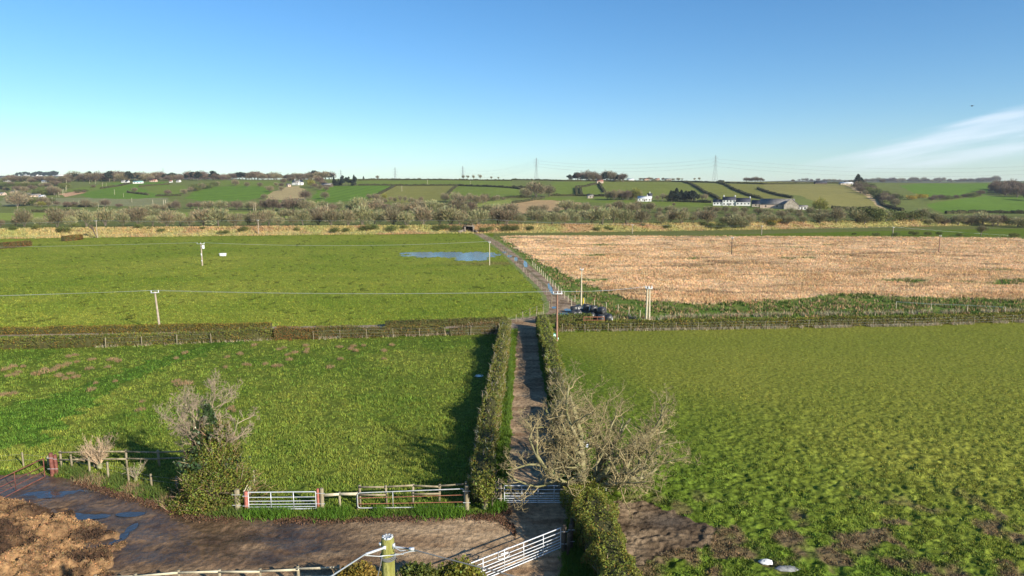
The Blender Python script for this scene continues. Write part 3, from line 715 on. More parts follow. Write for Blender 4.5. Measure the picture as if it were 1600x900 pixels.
# dead leaves drifted along the verge of the yard
mb = MB()
for pts, n in [([gxy(*p) for p in [(120,752),(200,775),(300,805),(380,812)]], 5200), ([gxy(*p) for p in [(430,812),(600,811),(700,806),(770,806),(800,800)]], 3200), ([gxy(*p) for p in [(740,806),(780,812),(800,825),(806,835)]], 1200)]:
    Q = np.asarray(pts); s = np.concatenate([[0], np.cumsum(np.hypot(*np.diff(Q, axis=0).T))]); u = rng.random(n)*s[-1]
    X, Y = np.interp(u, s, Q[:, 0]), np.interp(u, s, Q[:, 1])+rng.normal(size=n)*.28
    mb.quads(np.stack([X, Y, zg(X, Y)+.02+rng.random(n)*.03], 1), .10, asp=.7, col=gtone(n, .6, 1.5)*np.array([.13,.075,.045]))
tag(mb.build("leaf_litter", BLADE), kind="stuff")

# tan rush tufts standing in the left pasture
def rush_proto(seed, h=.42, rad=.42):
    r = np.random.default_rng(seed); mb = MB(); n = 150
    a = r.random(n)*6.283; q = np.sqrt(r.random(n))*rad
    B = np.stack([np.cos(a)*q*1.35, np.sin(a)*q, np.zeros(n)-.02], 1)
    mb.blades(B, h*(1-.5*(q/rad)**2)*(.6+.6*r.random(n)), .05, lean=.45, col=gtone(n, .7, 1.3, r)*np.array([.36,.245,.13]), r=r)
    g2 = r.random(n//3)*6.283; B = np.stack([np.cos(g2)*rad*1.2, np.sin(g2)*rad, np.zeros(n//3)], 1)
    mb.blades(B, .16, .06, col=gtone(n//3, .6, 1.1, r)*np.array([.09,.13,.03]), r=r)
    return mb
RP = [(18,588,9),(60,585,12),(28,583,6),(70,578,6),(80,581,8),(105,570,7),(92,573,5),(87,577,6),(98,574,7),(120,567,5),(107,558,5),(143,563,6),(176,563,9),(185,565,6),(168,575,5),(140,577,6),(110,585,6),(118,590,8),(102,593,6),(92,588,8),
 (142,610,8),(180,597,4),(20,617,8),(4,618,8),(222,629,5),(220,642,8),(117,556,5),(275,561,5),(290,552,6),(355,559,5),(385,571,7),(375,554,6),(398,540,6),(352,575,4),(288,601,13),(276,597,7),(362,638,6),(365,643,4),
 (443,545,5),(435,547,4),(478,541,6),(480,547,5),(478,551,5),(460,552,6),(450,555,5),(452,563,6),(415,570,6),(435,573,7),(530,543,6),(552,542,6),(548,546,6),(556,549,6),(568,541,5),(612,540,5),(600,549,6),(532,562,5),(515,575,8),(430,573,6),(600,562,4),(20,573,6),(8,578,8),(36,574,5),(150,600,4)]
protos = []
for i_, (px, py, s_) in enumerate(RP):
    p = G(px, py); k_ = mpp(p)*s_/.5
    if i_ < 4:
        o = rush_proto(40+i_).build("rush_tuft", BLADE); protos.append(o)
    else:
        o = protos[i_ % 4].copy(); COL.objects.link(o)
    o.location = p; o.rotation_euler = (0, 0, random.random()*6.28); o.scale = (k_, k_, .8+.35*k_)
    left = px < 330
    tag(o, "tan tuft of dead rushes in the left half of the left pasture" if left else "tan tuft of dead rushes in the left pasture below the brown stretch of crossing hedge", "rush tuft", "rush tufts at the left end of the pasture" if left else "rush tufts below the crossing hedge")
# ------------------------------------------------------------------ branching trees near the camera
def skeleton(r, base, dirs, L0, R0, levels, kids, ratio, wander, trop, ang=(32, 62), nseg=5, minr=.006, first=.3):
    out = []
    def grow(p, d, L, rad, lev):
        pts = [p.copy()]; rr = [rad]; dd = d/np.linalg.norm(d); ds = [dd]
        ns = nseg if lev < levels-1 else 3
        for q in range(ns):
            dd = dd+r.normal(size=3)*wander[lev]+np.array([0, 0, trop[lev]])
            dd /= np.linalg.norm(dd); p = p+dd*L/ns
            pts.append(p.copy()); rr.append(max(rad*(1-.62*(q+1)/ns), minr*.6)); ds.append(dd)
        out.append((lev, np.array(pts), np.array(rr)))
        if lev >= levels-1: return
        nk = kids[lev]
        for c in range(nk):
            t = first+(1-first)*(c+r.random()*.8)/nk; t = min(t, .999)
            k = t*ns; i_ = int(k); q = pts[i_]*(1-(k-i_))+pts[i_+1]*(k-i_)
            base_d = ds[i_+1]; a = math.radians(r.uniform(*ang)); ax = np.cross(base_d, r.normal(size=3)); ax /= np.linalg.norm(ax)
            nd = base_d*math.cos(a)+np.cross(ax, base_d)*math.sin(a)
            grow(q, nd, L*ratio[lev]*r.uniform(.65, 1.15)*(1.15-.45*t), max(rr[i_]*.62, minr), lev+1)
    for d, l, rd in dirs: grow(np.array(base, float), np.array(d, float), L0*l, R0*rd, 0)
    return out
def tree_meshes(sk, root, splitlev, lo_mat, tw_mat, tcol=(1, 1, 1), lname="limbs", r=rng):
    a, b = MB(), MB()
    for lev, P_, rr in sk:
        (a if lev < splitlev else b).tube(P_, rr, k=7 if lev == 0 else (5 if lev < splitlev else 3), cap=False, col=None if lev < splitlev else np.asarray(tcol)*r.uniform(.7, 1.25))
    a.build(lname, lo_mat, root, smooth=True); return b.build("twigs", tw_mat, root)

# the big bare tree by the track gate
r_ = np.random.default_rng(8)
B = G(913, 799)
root = empty("bare_tree", B, 0, "large bare spreading tree with pale crooked twigs beside the track gate", "tree")
dirs = [((-.44,.30,1.0),.86,.8), ((-.22,.75,1.0),.95,.75), ((.30,.45,1.0),1.0,1), ((.85,.35,.80),1.05,.95), ((.75,-.15,.75),.80,.7), ((1.05,.65,.50),1.1,.7), ((.95,-.25,.38),.9,.6), ((.6,1.3,.35),.9,.5), ((.50,1.0,.60),.95,.6), ((-.42,.05,1.1),.6,.5), ((-.6,.7,.8),.8,.5)]
sk = skeleton(r_, (0, 0, .75), dirs, 5.9, .25, 5, [6,6,5,5], [.62,.60,.58,.60], [.20,.26,.36,.46,.55], [.05,.07,.10,.17,.24], ang=(35, 70), minr=.0095, first=.22)
tk = MB(); tk.tube([(0,0,-.1),(.02,0,.35),(-.03,.02,.8),(.02,.03,1.15)], [.36,.27,.25,.16], k=9); tk.build("trunk", BARK, root, smooth=True)
TWB = mat("twig_bark", (.26,.205,.100), (.40,.32,.165), scale=3, rough=.85, usecol=True)
LMB = mat("mossy_limb_bark", (.17,.165,.06), (.30,.26,.15), scale=3.5, rough=.95, bump=.4, bscale=24)
tree_meshes(sk, root, 2, LMB, TWB, (1, 1, 1), r=r_)
# ivy on the lower limbs
mb = MB(); C = []
for lev, P_, rr in sk:
    if lev == 0:
        for q in range(len(P_)-3):
            C.append(P_[q]+(P_[q+1]-P_[q])*r_.random((60, 1))+r_.normal(size=(60, 3))*.15)
C.append(np.array([0, 0, .4])+r_.normal(size=(200, 3))*np.array([.3, .3, .35]))
C = np.concatenate(C); C[:, 2] = np.maximum(C[:, 2], .02)
mb.quads(C, .14, col=gtone(len(C), .7, 1.4, r_)*np.array([1.5, 1.25, 1]), r=r_); mb.build("ivy", IVY, root)

# ivy-clad tree with a leafy skirt at the left
r_ = np.random.default_rng(21)
B = G(333, 782)
root = empty("ivy_clad_tree", B, 0, "bare-topped tree wrapped in dark ivy above a yellow-green leafy skirt, left of the white gate", "tree")
tk = MB(); tk.tube([(0,0,-.1),(-.1,.1,1.6),(.05,.1,3.6),(.1,.2,5.2)], [.30,.22,.15,.08], k=8); tk.build("trunk", BARK, root, smooth=True)
PTW = mat("pinkish_twigs", (.30,.225,.155), (.43,.335,.235), scale=3, rough=.85, usecol=True)
sk = skeleton(r_, (0, .1, 1.9), [((-.8,.15,.75),.95,.7), ((-.45,.1,1),.95,.8), ((.05,.25,1.3),1.35,1), ((.42,.1,1),1.0,.8), ((.25,-.3,1),.85,.6), ((-.20,-.1,1.2),1.12,.8), ((.5,.3,.75),.7,.6), ((.1,.5,1.2),1.2,.8), ((-.1,-.3,1.3),1.25,.6)], 3.4, .10, 5, [5,5,5,4], [.52,.56,.60,.60], [.14,.2,.26,.3,.36], [.09,.09,.09,.1,.1], ang=(28, 55), minr=.009, first=.28)
tree_meshes(sk, root, 1, BARK, PTW, (1, 1, 1), r=r_)
mb = MB(); n = 11000
u = r_.random(n); hgt = 1.2+4.6*u; w_ = 1.35*np.sin(np.pi*np.clip(u*.8+.16, 0, 1))*(.45+1.0*vn(u*7, u*0, 5))*(.7+.6*(u < .7))
th = r_.random(n)*6.283; rad = w_*np.sqrt(r_.random(n))*(.35+1.2*vn(th*1.9, u*9, 6))
C = np.stack([np.cos(th)*rad-.25*(1-u), np.sin(th)*rad*.8, hgt], 1)
mb.quads(C, .17, col=gtone(n, .5, 1.5, r_), r=r_); mb.build("ivy", IVY, root)
mb = MB(); n = 30000
u = r_.random(n); th = r_.random(n)*6.283
u = u**1.35; rad = (2.65-2.1*u**1.1)*(1-abs(r_.normal(size=n))*.30)*(.45+1.1*fbm(th*1.7, u*6, 3, 7))
C = np.stack([np.cos(th)*rad*1.12+.25, np.sin(th)*rad*.85, .05+4.3*u+.25*r_.normal(size=n)*u], 1)
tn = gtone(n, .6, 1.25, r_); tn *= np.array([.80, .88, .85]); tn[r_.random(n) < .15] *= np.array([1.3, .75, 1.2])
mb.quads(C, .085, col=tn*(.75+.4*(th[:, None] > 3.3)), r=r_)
T = r_.integers(0, n, 1500); d = C[T]*np.array([1, 1, .1])+np.array([0, 0, 1.6]); d /= np.linalg.norm(d, axis=1, keepdims=True)
mb.quads(C[T]+d*.2, .8, asp=.022, m=1, dirs=d, r=r_, col=gtone(len(T), .7, 1.2, r_)*np.array([1, .85, .75])); mb.build("leafy_skirt", [YGREEN, PTW], root)

# pale multi-stemmed shrub
def shrub(px, py, hm, sp, label, seed, n=22, twig=TWIG, col=(1.05, 1, .95), lv=4, name="bare_shrub", leaves=0, cat="shrub"):
    r = np.random.default_rng(seed); root = empty(name, G(px, py), 0, label, cat)
    dirs = []
    for q in range(n):
        a = r.random()*6.283; t = sp*np.sqrt(r.random()); dirs.append(((math.cos(a)*t, math.sin(a)*t, 1), r.uniform(.7, 1.05), r.uniform(.6, 1)))
    sk = skeleton(r, (0, 0, .15), dirs, hm*.72, .035*hm/2.2, lv, [5,4,3,2], [.45,.5,.55,.6], [.06,.12,.2,.25,.3], [.05,.08,.1,.1,.1], ang=(18, 42), minr=.007, first=.2)
    mb = MB(); 
    for lev, P_, rr in sk: mb.tube(P_, rr, k=3, cap=False, col=np.asarray(col)*r.uniform(.75, 1.15))
    mb.build("twigs", twig, root)
    st = MB(); st.tube([(0,0,-.1),(0,.02,.2),(.03,0,.5)], [.22*hm/2.2,.16*hm/2.2,.07], k=7); st.build("stem", BARK, root)
    if leaves:
        C = np.concatenate([P_[1:] for lev, P_, rr in sk]); C = C[r.integers(0, len(C), leaves)]+r.normal(size=(leaves, 3))*.08
        lf = MB(); lf.quads(C, .11, r=r, col=gtone(leaves, .6, 1.3, r)); lf.build("leaves", YGREEN, root)
    return root
shrub(155, 731, 2.45, .95, "small pale bare shrub with upright twigs beside the wooden rail fence", 31, n=26, col=(1.35, 1.15, 1.0))
shrub(212, 752, 1.6, .8, "straggly dry shrub on the verge right of the pale bare shrub", 32, n=9, lv=3)
shrub(758, 796, 2.4, .55, "twiggy brown thorn bush at the near end of the track hedge", 33, n=20, lv=4, col=(.75, .62, .5), leaves=2600, name="thorn_bush", cat="bush")
shrub(884, 742, 2.0, .5, "dark twiggy bush under the big tree on the right edge of the track", 35, n=14, lv=4, col=(.6, .5, .4), leaves=700, name="thorn_bush", cat="bush")
for k_, (px, py, hm, lb) in enumerate([(560, 946, 2.15, "dry brown bush at the bottom edge left of the mossy pole"), (655, 946, 2.2, "dark green-brown bush at the bottom edge right of the mossy pole"), (718, 944, 2.25, "yellowish bush at the bottom edge beside the diagonal metal gate")]):
    r_ = np.random.default_rng(60+k_); root = shrub(px, py, hm, 1.1, lb, 36+k_, n=20, lv=3, col=(.9, .75, .55), name="bush", cat="bush")
    n = 9000; th = r_.random(n)*6.283; ph = np.arccos(r_.random(n)); q = (1-abs(r_.normal(size=n))*.18)*(.8+.4*fbm(th*2, ph*3, 2, 70+k_))
    C = np.stack([np.cos(th)*np.sin(ph)*q*1.35, np.sin(th)*np.sin(ph)*q*1.0, .05+np.cos(ph)*q*hm*.85], 1)
    lf = MB(); lf.quads(C, .10, r=r_, col=gtone(n, .6, 1.3, r_)*np.array([[1.25, .80, .9], [.55, .6, .6], [1.0, .9, .8]][k_])); lf.build("foliage", YGREEN, root)

# ------------------------------------------------------------------ distant trees and bushes: prototypes one metre tall, scaled when placed
PROTO = {}
def proto(kind, seed):
    key = (kind, seed)
    if key in PROTO: return PROTO[key]
    r = np.random.default_rng(300+seed*13+sum(map(ord, kind)))
    cr, st = MB(), MB()
    def lobes(n, L, sz, asp, stretch=1.0, radial=.7, lowc=.16, m=0):
        """points near the skin of several overlapping lobes"""
        k = r.integers(0, len(L), n); Lb = np.array(L)[k]
        v = r.normal(size=(n, 3)); v /= np.linalg.norm(v, axis=1, keepdims=True)
        q = r.random(n)**.45
        C = Lb[:, :3]+v*(Lb[:, 3]*q)[:, None]*np.array([1, 1, stretch])
        ok = C[:, 2] > lowc*.3; C = C[ok]
        d = C-np.array([0, 0, .12]); d /= np.linalg.norm(d, axis=1, keepdims=True)
        cr.quads(C, sz, asp=asp, m=m, dirs=d*radial*2 if radial else None, r=r, col=gtone(len(C), .55, 1.35, r))
    if kind in ("olive", "brown", "purple", "green", "yellow", "gorse"):
        M = {"olive": FAR_OLIVE, "brown": FAR_BROWN, "purple": FAR_PURPLE, "green": FAR_GREEN, "yellow": FAR_YELLOW, "gorse": FAR_GORSE}[kind]
        low = kind in ("green", "gorse")
        nl = 7; L = []
        for q in range(nl):
            a = q*6.283/nl+r.random()*.5; rr = r.uniform(.18, .34) if not low else r.uniform(.3, .55)
            L.append([math.cos(a)*rr, math.sin(a)*rr, r.uniform(.42, .62) if not low else r.uniform(.3, .55), r.uniform(.24, .34) if not low else r.uniform(.3, .42)])
        L.append([r.normal()*.06, r.normal()*.06, .66 if not low else .55, .33])
        if low: lobes(1300, L, .085, .65, 1, 0)
        else: lobes(1500, L, .135, .16, 1.05, .8)
        for q in range(5):
            a = r.random()*6.283; e = r.uniform(.1, .3); st.tube([(0, 0, -.03), (math.cos(a)*e*.4, math.sin(a)*e*.4, .25), (math.cos(a)*e, math.sin(a)*e, .7)], [.02, .014, .004], k=4, cap=False)
    elif kind == "bare":       # single-trunk round-headed tree, see-through
        M = FAR_BROWN; L = [[r.normal()*.14, r.normal()*.14, .66+r.normal()*.05, .27] for q in range(6)]
        lobes(900, L, .12, .13, .95, .8)
        st.tube([(0, 0, -.04), (.01, 0, .25), (0, .01, .5)], [.035, .026, .018], k=6, cap=False)
        for q in range(7):
            a = r.random()*6.283; e = r.uniform(.15, .33); st.tube([(0, 0, .28), (math.cos(a)*e*.5, math.sin(a)*e*.5, .5), (math.cos(a)*e, math.sin(a)*e, .8)], [.016, .01, .003], k=4, cap=False)
    elif kind == "conifer":
        M = FAR_DARK; n = 1400; u = r.random(n)**.8; th = r.random(n)*6.283; q = (.30*(1-u)**.8+.02)*(.55+.5*r.random(n))*(.8+.4*(np.sin(u*38) > 0))
        C = np.stack([np.cos(th)*q, np.sin(th)*q, .06+.94*u], 1); cr.quads(C, .10, asp=.45, r=r, col=gtone(n, .5, 1.4, r)); st.tube([(0, 0, -.03), (0, 0, .9)], [.03, .006], k=5)
    elif kind == "darkwood":   # pine block tree: tall bare stem, dark flat crown
        M = FAR_DARK; L = [[r.normal()*.10, r.normal()*.10, .45+r.random()*.42, .19] for q in range(6)]
        lobes(900, L, .10, .5, .9, 0); st.tube([(0, 0, -.03), (0, 0, .85)], [.025, .01], k=5)
    root = empty(kind_name[kind]); c = cr.build("crown", M, root); s = st.build("trunk", FAR_STEM, root)
    PROTO[key] = [root, False]
    return PROTO[key]
kind_name = {"olive": "willow_tree", "brown": "bare_tree", "purple": "woodland_tree", "green": "green_bush", "yellow": "yellow_tree", "gorse": "gorse_bush", "bare": "bare_tree", "conifer": "conifer_tree", "darkwood": "pine_tree"}
kind_cat = {"green": "bush", "gorse": "bush"}
rt = random.Random(77)
def tree(kind, px, py, hpx, label, group=None, w=1.0, seed=None, sink=0.0):
    p = G(px, py); h = hpx*mpp(p); q = proto(kind, rt.randrange(4) if seed is None else seed)
    sc = (h*w, h*w*rt.uniform(.85, 1.1), h)
    loc = (p[0], p[1], p[2]-.03*h-sink)
    if not q[1]:
        o = q[0]; q[1] = True; o.location = loc; o.rotation_euler = (0, 0, rt.random()*6.28); o.scale = sc
        tag(o, label, kind_cat.get(kind, "tree"), group)
    else:
        o = dup(q[0], loc, rt.random()*6.28, sc, label, group, kind_cat.get(kind, "tree"))
        if group is None and "group" in o: del o["group"]
    return o
def row(kinds, pts, step, hpx, labels, jit=3, jy=1.2, w=1.25, hv=.36):
    """labels: list of (upto px, label) - the group is the label"""
    X = [q[0] for q in pts]; Y = [q[1] for q in pts]; x = X[0]
    while x < X[-1]:
        px = x+rt.uniform(-jit, jit); py = float(np.interp(px, X, Y))+rt.uniform(-jy, jy)
        lb = next(l for u, l in labels if px <= u or u == labels[-1][0])
        k = rt.choice(kinds); kk = lb[0] if isinstance(lb, tuple) else lb
        tree(k, px, py, float(np.interp(px, X, hpx) if isinstance(hpx, list) else hpx)*rt.uniform(1-hv, 1+hv), kk, kk, w*rt.uniform(.85, 1.2))
        x += step*rt.uniform(.7, 1.3)
A1 = [(150,"fuzzy olive tree behind the dry railway bank, left of the leaning dead stump"),(400,"fuzzy olive tree behind the railway bank, straight beyond the white trough"),(740,"fuzzy olive tree behind the railway bank, left of the dark underpass"),(1130,"fuzzy olive tree behind the bank, just right of the underpass"),(1300,"fuzzy tree on the bank below the white farmhouse"),(9999,"fuzzy tree on the bank towards the right edge")]
row(["olive","olive","brown"], [(-20,355),(120,354),(400,353),(720,352),(1000,350),(1200,349),(1330,349)], 21, [22,25,26,27,23,18,20], A1, w=1.0)
row(["olive","brown"], [(110,344),(400,344),(730,344),(1000,344),(1330,341)], 22, [19,19,19,12,12], [(400,"olive tree in the second line behind the railway bank, left part"),(740,"olive tree in the second line behind the bank, middle part"),(9999,"rounded tree massed in the hollow beyond the reeds")], w=1.2)
row(["brown","olive","purple"], [(215,330),(330,326),(400,328),(500,330),(580,332),(720,333),(800,336)], 14, [10,15,18,20,21,20,17], [(420,"low brown tree in the long row across the valley, left part"),(9999,"brown tree in the dense row crossing the valley below the big green field")], w=1.15)
row(["brown","purple"], [(60,322),(110,323),(190,323)], 15, 11, [(9999,"brown bush beyond the flat meadow at far left")], w=1.3)
row(["olive","brown","brown"], [(835,334),(930,331),(1000,331),(1100,333),(1200,335),(1340,335)], 16, [15,18,17,11,10,13], [(1110,"brown-green tree clustered below the pines"),(9999,"brown-green tree clustered below the farm buildings")], w=1.25)
row(["olive","green","brown"], [(1340,347),(1420,345),(1470,347)], 15, 21, [(9999,"rounded tree at the foot of the wooded gully")], w=1.15)
row(["brown","olive","green","purple"], [(1455,351),(1530,352),(1620,356)], 13, [14,18,20], [(9999,"scrubby tree near the right edge by the pale farm track")], w=1.2)
# green bushes on and under the bank
for px, py, h_ in [(20,360,9),(57,358,9),(100,363,13),(74,357,6),(118,355,8),(193,356,5),(217,357,9),(252,363,8),(317,358,5),(350,367,10),(381,362,11),(232,358,4)]:
    tree("green", px, py, h_, "dark green bush on the dry railway bank, left of the white trough's far side" if px < 300 else "dark green bush on the dry bank beyond the white trough", "bank bushes left" if px < 300 else "bank bushes beyond the trough", 1.1)
for px, py, h_ in [(464,361,7),(523,364,11),(541,363,9),(573,361,13),(585,359,11),(612,361,11),(686,360,12),(712,362,13),(696,358,9),(755,363,10),(765,361,9),(632,357,7)]:
    tree("green", px, py, h_, "green bush on the dry bank left of the underpass" if px < 735 else "green bush crowding the right side of the underpass", "bank bushes left of the underpass" if px < 735 else "bushes right of the underpass", 1.1)
for px, py, h_ in [(792,361,12),(805,360,10),(828,360,9),(933,361,8),(955,360,6),(948,358,6),(1043,357,8),(1005,353,5),(1112,357,11),(1127,358,13),(1150,357,9),(1100,353,8),(1205,353,9)]:
    tree("green", px, py, h_, "green bush on the bank beyond the reed bed, below the farmhouse" if px > 1060 else "green bush on the bank beyond the near end of the reed bed", "bank bushes below the farmhouse" if px > 1060 else "bank bushes beyond the reeds", 1.1)
for px, py, h_, w_ in [(1148,356,22,1.4),(1163,357,13,1.3),(1230,351,16,1.5),(1280,349,19,1.3),(1350,350,19,1.4)]:
    tree("olive", px, py, h_, {1148: "largest grey-olive domed tree at the bank foot below the white farmhouse", 1163: "small olive tree at the right side of the largest domed one on the bank", 1230: "low olive tree on the bank left of the yellow tree", 1280: "domed olive tree on the bank below the yellow tree", 1350: "domed olive tree on the bank right of the yellow tree"}[px], None, w_)
for px, py, h_ in [(1369,369,7),(1428,368,9),(1399,369,8),(1450,368,8),(1467,367,6),(1500,369,6),(1585,371,9),(1335,367,4)]:
    tree("green", px, py, h_, "green bush in the strip along the far right edge of the reeds", "bushes along the far edge of the reeds", 1.2)
tree("bare", 1533, 369, 20, "spreading bare tree standing alone at the far right edge of the reeds", None, 1.2)
for px, py, h_ in [(1196,346,8),(1205,349,9),(1214,347,8)]:
    tree("gorse", px, py, h_, "gorse bush in yellow flower below the stone barn", "gorse below the stone barn", 1.3)
for px, py, h_ in [(1424,312,9),(1440,310,9)]:
    tree("gorse", px, py, h_, "orange-brown gorse on the edge of the gully beside the bright green field", "gorse by the gully", 1.4)
tree("yellow", 1281, 334, 28, "tall yellow-green tree right of the stone barn", None, .85)
tree("yellow", 994, 312, 20, "yellow-green tree above the white bungalow", None, .9)
tree("yellow", 486, 293, 14, "yellow tree beside the white farm on the left hill", None, .9)
tree("yellow", 65, 324, 11, "yellow-olive bush left of the valley meadow", None, 1.1)
tree("yellow", 600, 314, 13, "yellowish tree at the lower corner of the big green field", None, .8)
# hill clumps
tree("brown", 838, 308, 27, "huge round brown copse tree on the hillside left of the narrow lane", None, 1.25)
tree("brown", 858, 307, 20, "smaller brown tree against the right side of the round copse", None, 1.0)
tree("brown", 822, 309, 17, "smaller brown tree against the left side of the round copse", None, 1.2)
for q in range(15): tree(rt.choice(["brown","purple"]), 950+q*3.5+rt.uniform(-1, 1), 312+rt.uniform(-1, 1), 16*rt.uniform(.8, 1.1), "bare tree in the dark grove left of the white bungalow", "grove left of the bungalow", .7)
for q in range(5): tree("conifer", 1048+q*8+rt.uniform(-1, 1), 315, rt.uniform(17, 23), "dark evergreen in the block left of the white farmhouse", "dark evergreens left of the farmhouse", 1.15)
for q in range(9): tree("darkwood", 1050+q*4.6+rt.uniform(-1, 1), 315+rt.uniform(-.5, .8), rt.uniform(13, 21), "dark evergreen in the block left of the white farmhouse", "dark evergreens left of the farmhouse", 1.2)
for px, h_ in [(1035,15),(1041,13),(1090,13),(1097,12),(1103,14),(1028,11)]: tree("bare", px, 315, h_, "bare tree at the edge of the evergreen block", "bare trees by the evergreens", 1)
row(["purple","brown","darkwood"], [(888,282.5),(940,283),(978,284)], 4.0, [13,15,11], [(9999,"dark tree in the wood on the skyline right of the central pylon")], w=1.0, jit=1, jy=.5)
row(["purple"], [(1166,278),(1180,277),(1198,279)], 4, [7,9,5], [(9999,"dark round tree on the hilltop right of the right pylon")], w=1.3, jit=1, jy=.4)
for px, h_ in [(724,8),(731,7),(740,8),(750,9),(768,6),(779,5)]: tree("bare", px, 279.5 if px < 760 else 280, h_, "small round bare tree in the line of six on the skyline", "six bare trees on the skyline", 1.0)
row(["darkwood","conifer"], [(521,290),(558,290)], 3, [14,13], [(9999,"dark conifer in the dense block right of the white hill farm")], w=.8, jit=1, jy=.4)
tree("conifer", 568, 281, 6, "tiny dark conifer standing alone on the left skyline", None, 1)
tree("bare", 590, 281, 8, "bare tree alone on the skyline left of the six", None, 1.1)
for px, h_ in [(1085,5),(1093,6),(1066,4),(1060,4)]: tree("bare", px, 279.5, h_, "tiny bare tree on the skyline left of the right pylon", "tiny bare trees left of the right pylon", 1.3)
FARMT = "brown tree around the white hill farm"
for px, py, h_ in [(443,287,10),(452,284,8),(468,283,8),(474,282,9),(485,283,7),(495,285,12),(500,287,13),(505,291,11),(492,294,9),(500,297,10),(510,298,8),(440,292,7),(431,291,7),(458,284,8)]: tree(rt.choice(["brown","purple"]), px, py, h_, FARMT, FARMT, 1.15)
for px, py, h_, l_ in [(477,312,17,"dark bare tree between the tan slope and the big green field"),(508,311,13,"small brown tree at the lower left corner of the big green field"),(421,300,11,"brown tree on the left slope of the farm hill"),(412,311,9,"low brown tree below the tan slope's left side"),(406,292,8,"brown tree at the top left of the tan slope"),(440,298,8,"brown tree beside the tan slope path"),(696,315,15,"bare tree at the foot of the diagonal hedge"),(262,305,10,"brown tree in the green field at left centre"),(210,300,8,"brown tree in the hedge of the left hill field"),(368,290,11,"round brown tree on the skyline field at left"),(386,292,9,"dark bushy tree right of the round brown skyline tree"),(1053,322,6,"low bush on the pale meadow below the evergreens"),(1290,295,0,"")]:
    if l_: tree("purple" if px in (477, 262) else "brown", px, py, h_, l_, None, 1.15)
row(["brown"], [(713,317),(750,318),(790,312)], 8, [16,14,6], [(9999,"bushy tree in the clump below the central pylon")], w=1.0)
row(["brown","bare"], [(575,313),(600,316),(665,318)], 9, [11,10,8], [(9999,"thin tree along the lower edge of the olive field left of centre")], w=.9)
row(["brown","green"], [(285,303),(305,298),(340,290)], 6, [10,10,7], [(9999,"tree in the diagonal belt left of the bright green hill field")], w=1.2)
row(["green","purple"], [(122,302),(135,299),(148,293)], 8, 6, [(9999,"dark bush beside the tan patch on the left hill")], w=1.4)
row(["olive","brown","green"], [(25,322),(60,322),(75,320)], 9, [22,16,12], [(9999,"bushy tree in front of the long houses at far left")], w=1.2)
row(["brown","green"], [(60,306),(85,305),(105,290)], 6, [10,12,9], [(9999,"scrubby tree between the houses and the row of small poles")], w=1.2)
row(["purple","brown","darkwood"], [(2,300),(40,299),(60,296)], 7, [9,8,7], [(9999,"dark tree behind the long houses at far left")], w=1.2)
# wooded gully at right
GUL = "tree in the wooded gully between the olive and bright green hill fields"
for q in range(34):
    t = rt.random(); px = 1345+t*62+rt.uniform(-12, 12); py = 294+t*30+rt.uniform(-5, 5)
    tree(rt.choice(["purple","purple","brown","green"]), px, py, rt.uniform(8, 14), GUL, GUL, 1.1)
tree("conifer", 1340, 292, 20, "tall dark conifer above the top of the wooded gully", None, 1.3)
tree("conifer", 1345, 292, 15, "shorter dark conifer at the top of the wooded gully", None, 1.4)
RWL = "purple-brown tree in the wood at the right edge"
for q in range(26):
    px = rt.uniform(1548, 1612); py = 305-(1600-px)*.02+rt.uniform(-8, 2)+max(0, (px-1580)*.25)
    tree("purple", px, py, rt.uniform(14, 22)*(.8 if py < 298 else 1), RWL, RWL, 1.0)
row(["green","purple"], [(1455,314),(1480,311),(1540,306)], 7, [7,8,8], [(9999,"bush in the belt between the two bright green fields")], w=1.3)
# skyline woods
row(["purple","purple","brown","darkwood"], [(110,283),(200,283),(300,281),(400,280),(520,280)], 4.0, [13,13,12,11,11], [(200,"brown tree in the left skyline wood, left of the blue-green shed"),(330,"brown tree in the skyline wood around the left houses"),(9999,"brown tree in the skyline wood left of the white hill farm")], w=1.5, jit=2, jy=1.2)
row(["darkwood"], [(22,277),(45,276)], 4, 6, [(9999,"dark tree in the leftmost small clump on the skyline")], w=1.4, jit=1, jy=.5)
row(["darkwood"], [(48,277),(70,277),(90,277)], 3.2, [6,9,9], [(9999,"dark tree in the flat-topped wood on the left skyline")], w=1.2, jit=1, jy=.4)
row(["purple","brown"], [(5,283),(60,284),(110,285)], 5, [8,8,9], [(9999,"brown tree in the hazy woodland below the left skyline")], w=1.6)
row(["green","brown","purple"], [(10,292),(60,292),(100,291)], 8, 7, [(9999,"tree in the mixed woodland above the long houses at far left")], w=1.5)
row(["purple","brown"], [(1350,285),(1420,284),(1500,284),(1560,284)], 4.5, [6,7,5,8], [(9999,"small tree on the skyline above the bright green right field")], w=1.4, jit=2, jy=.7)
row(["brown","purple"], [(1000,281),(1060,281)], 6, 4, [(9999,"small tree between the red-roofed skyline houses")], w=1.5, jit=1, jy=.4)
row(["brown","purple"], [(1240,282),(1330,285)], 8, 4, [(9999,"small tree on the skyline left of the tall conifer")], w=1.5, jit=2, jy=.5)
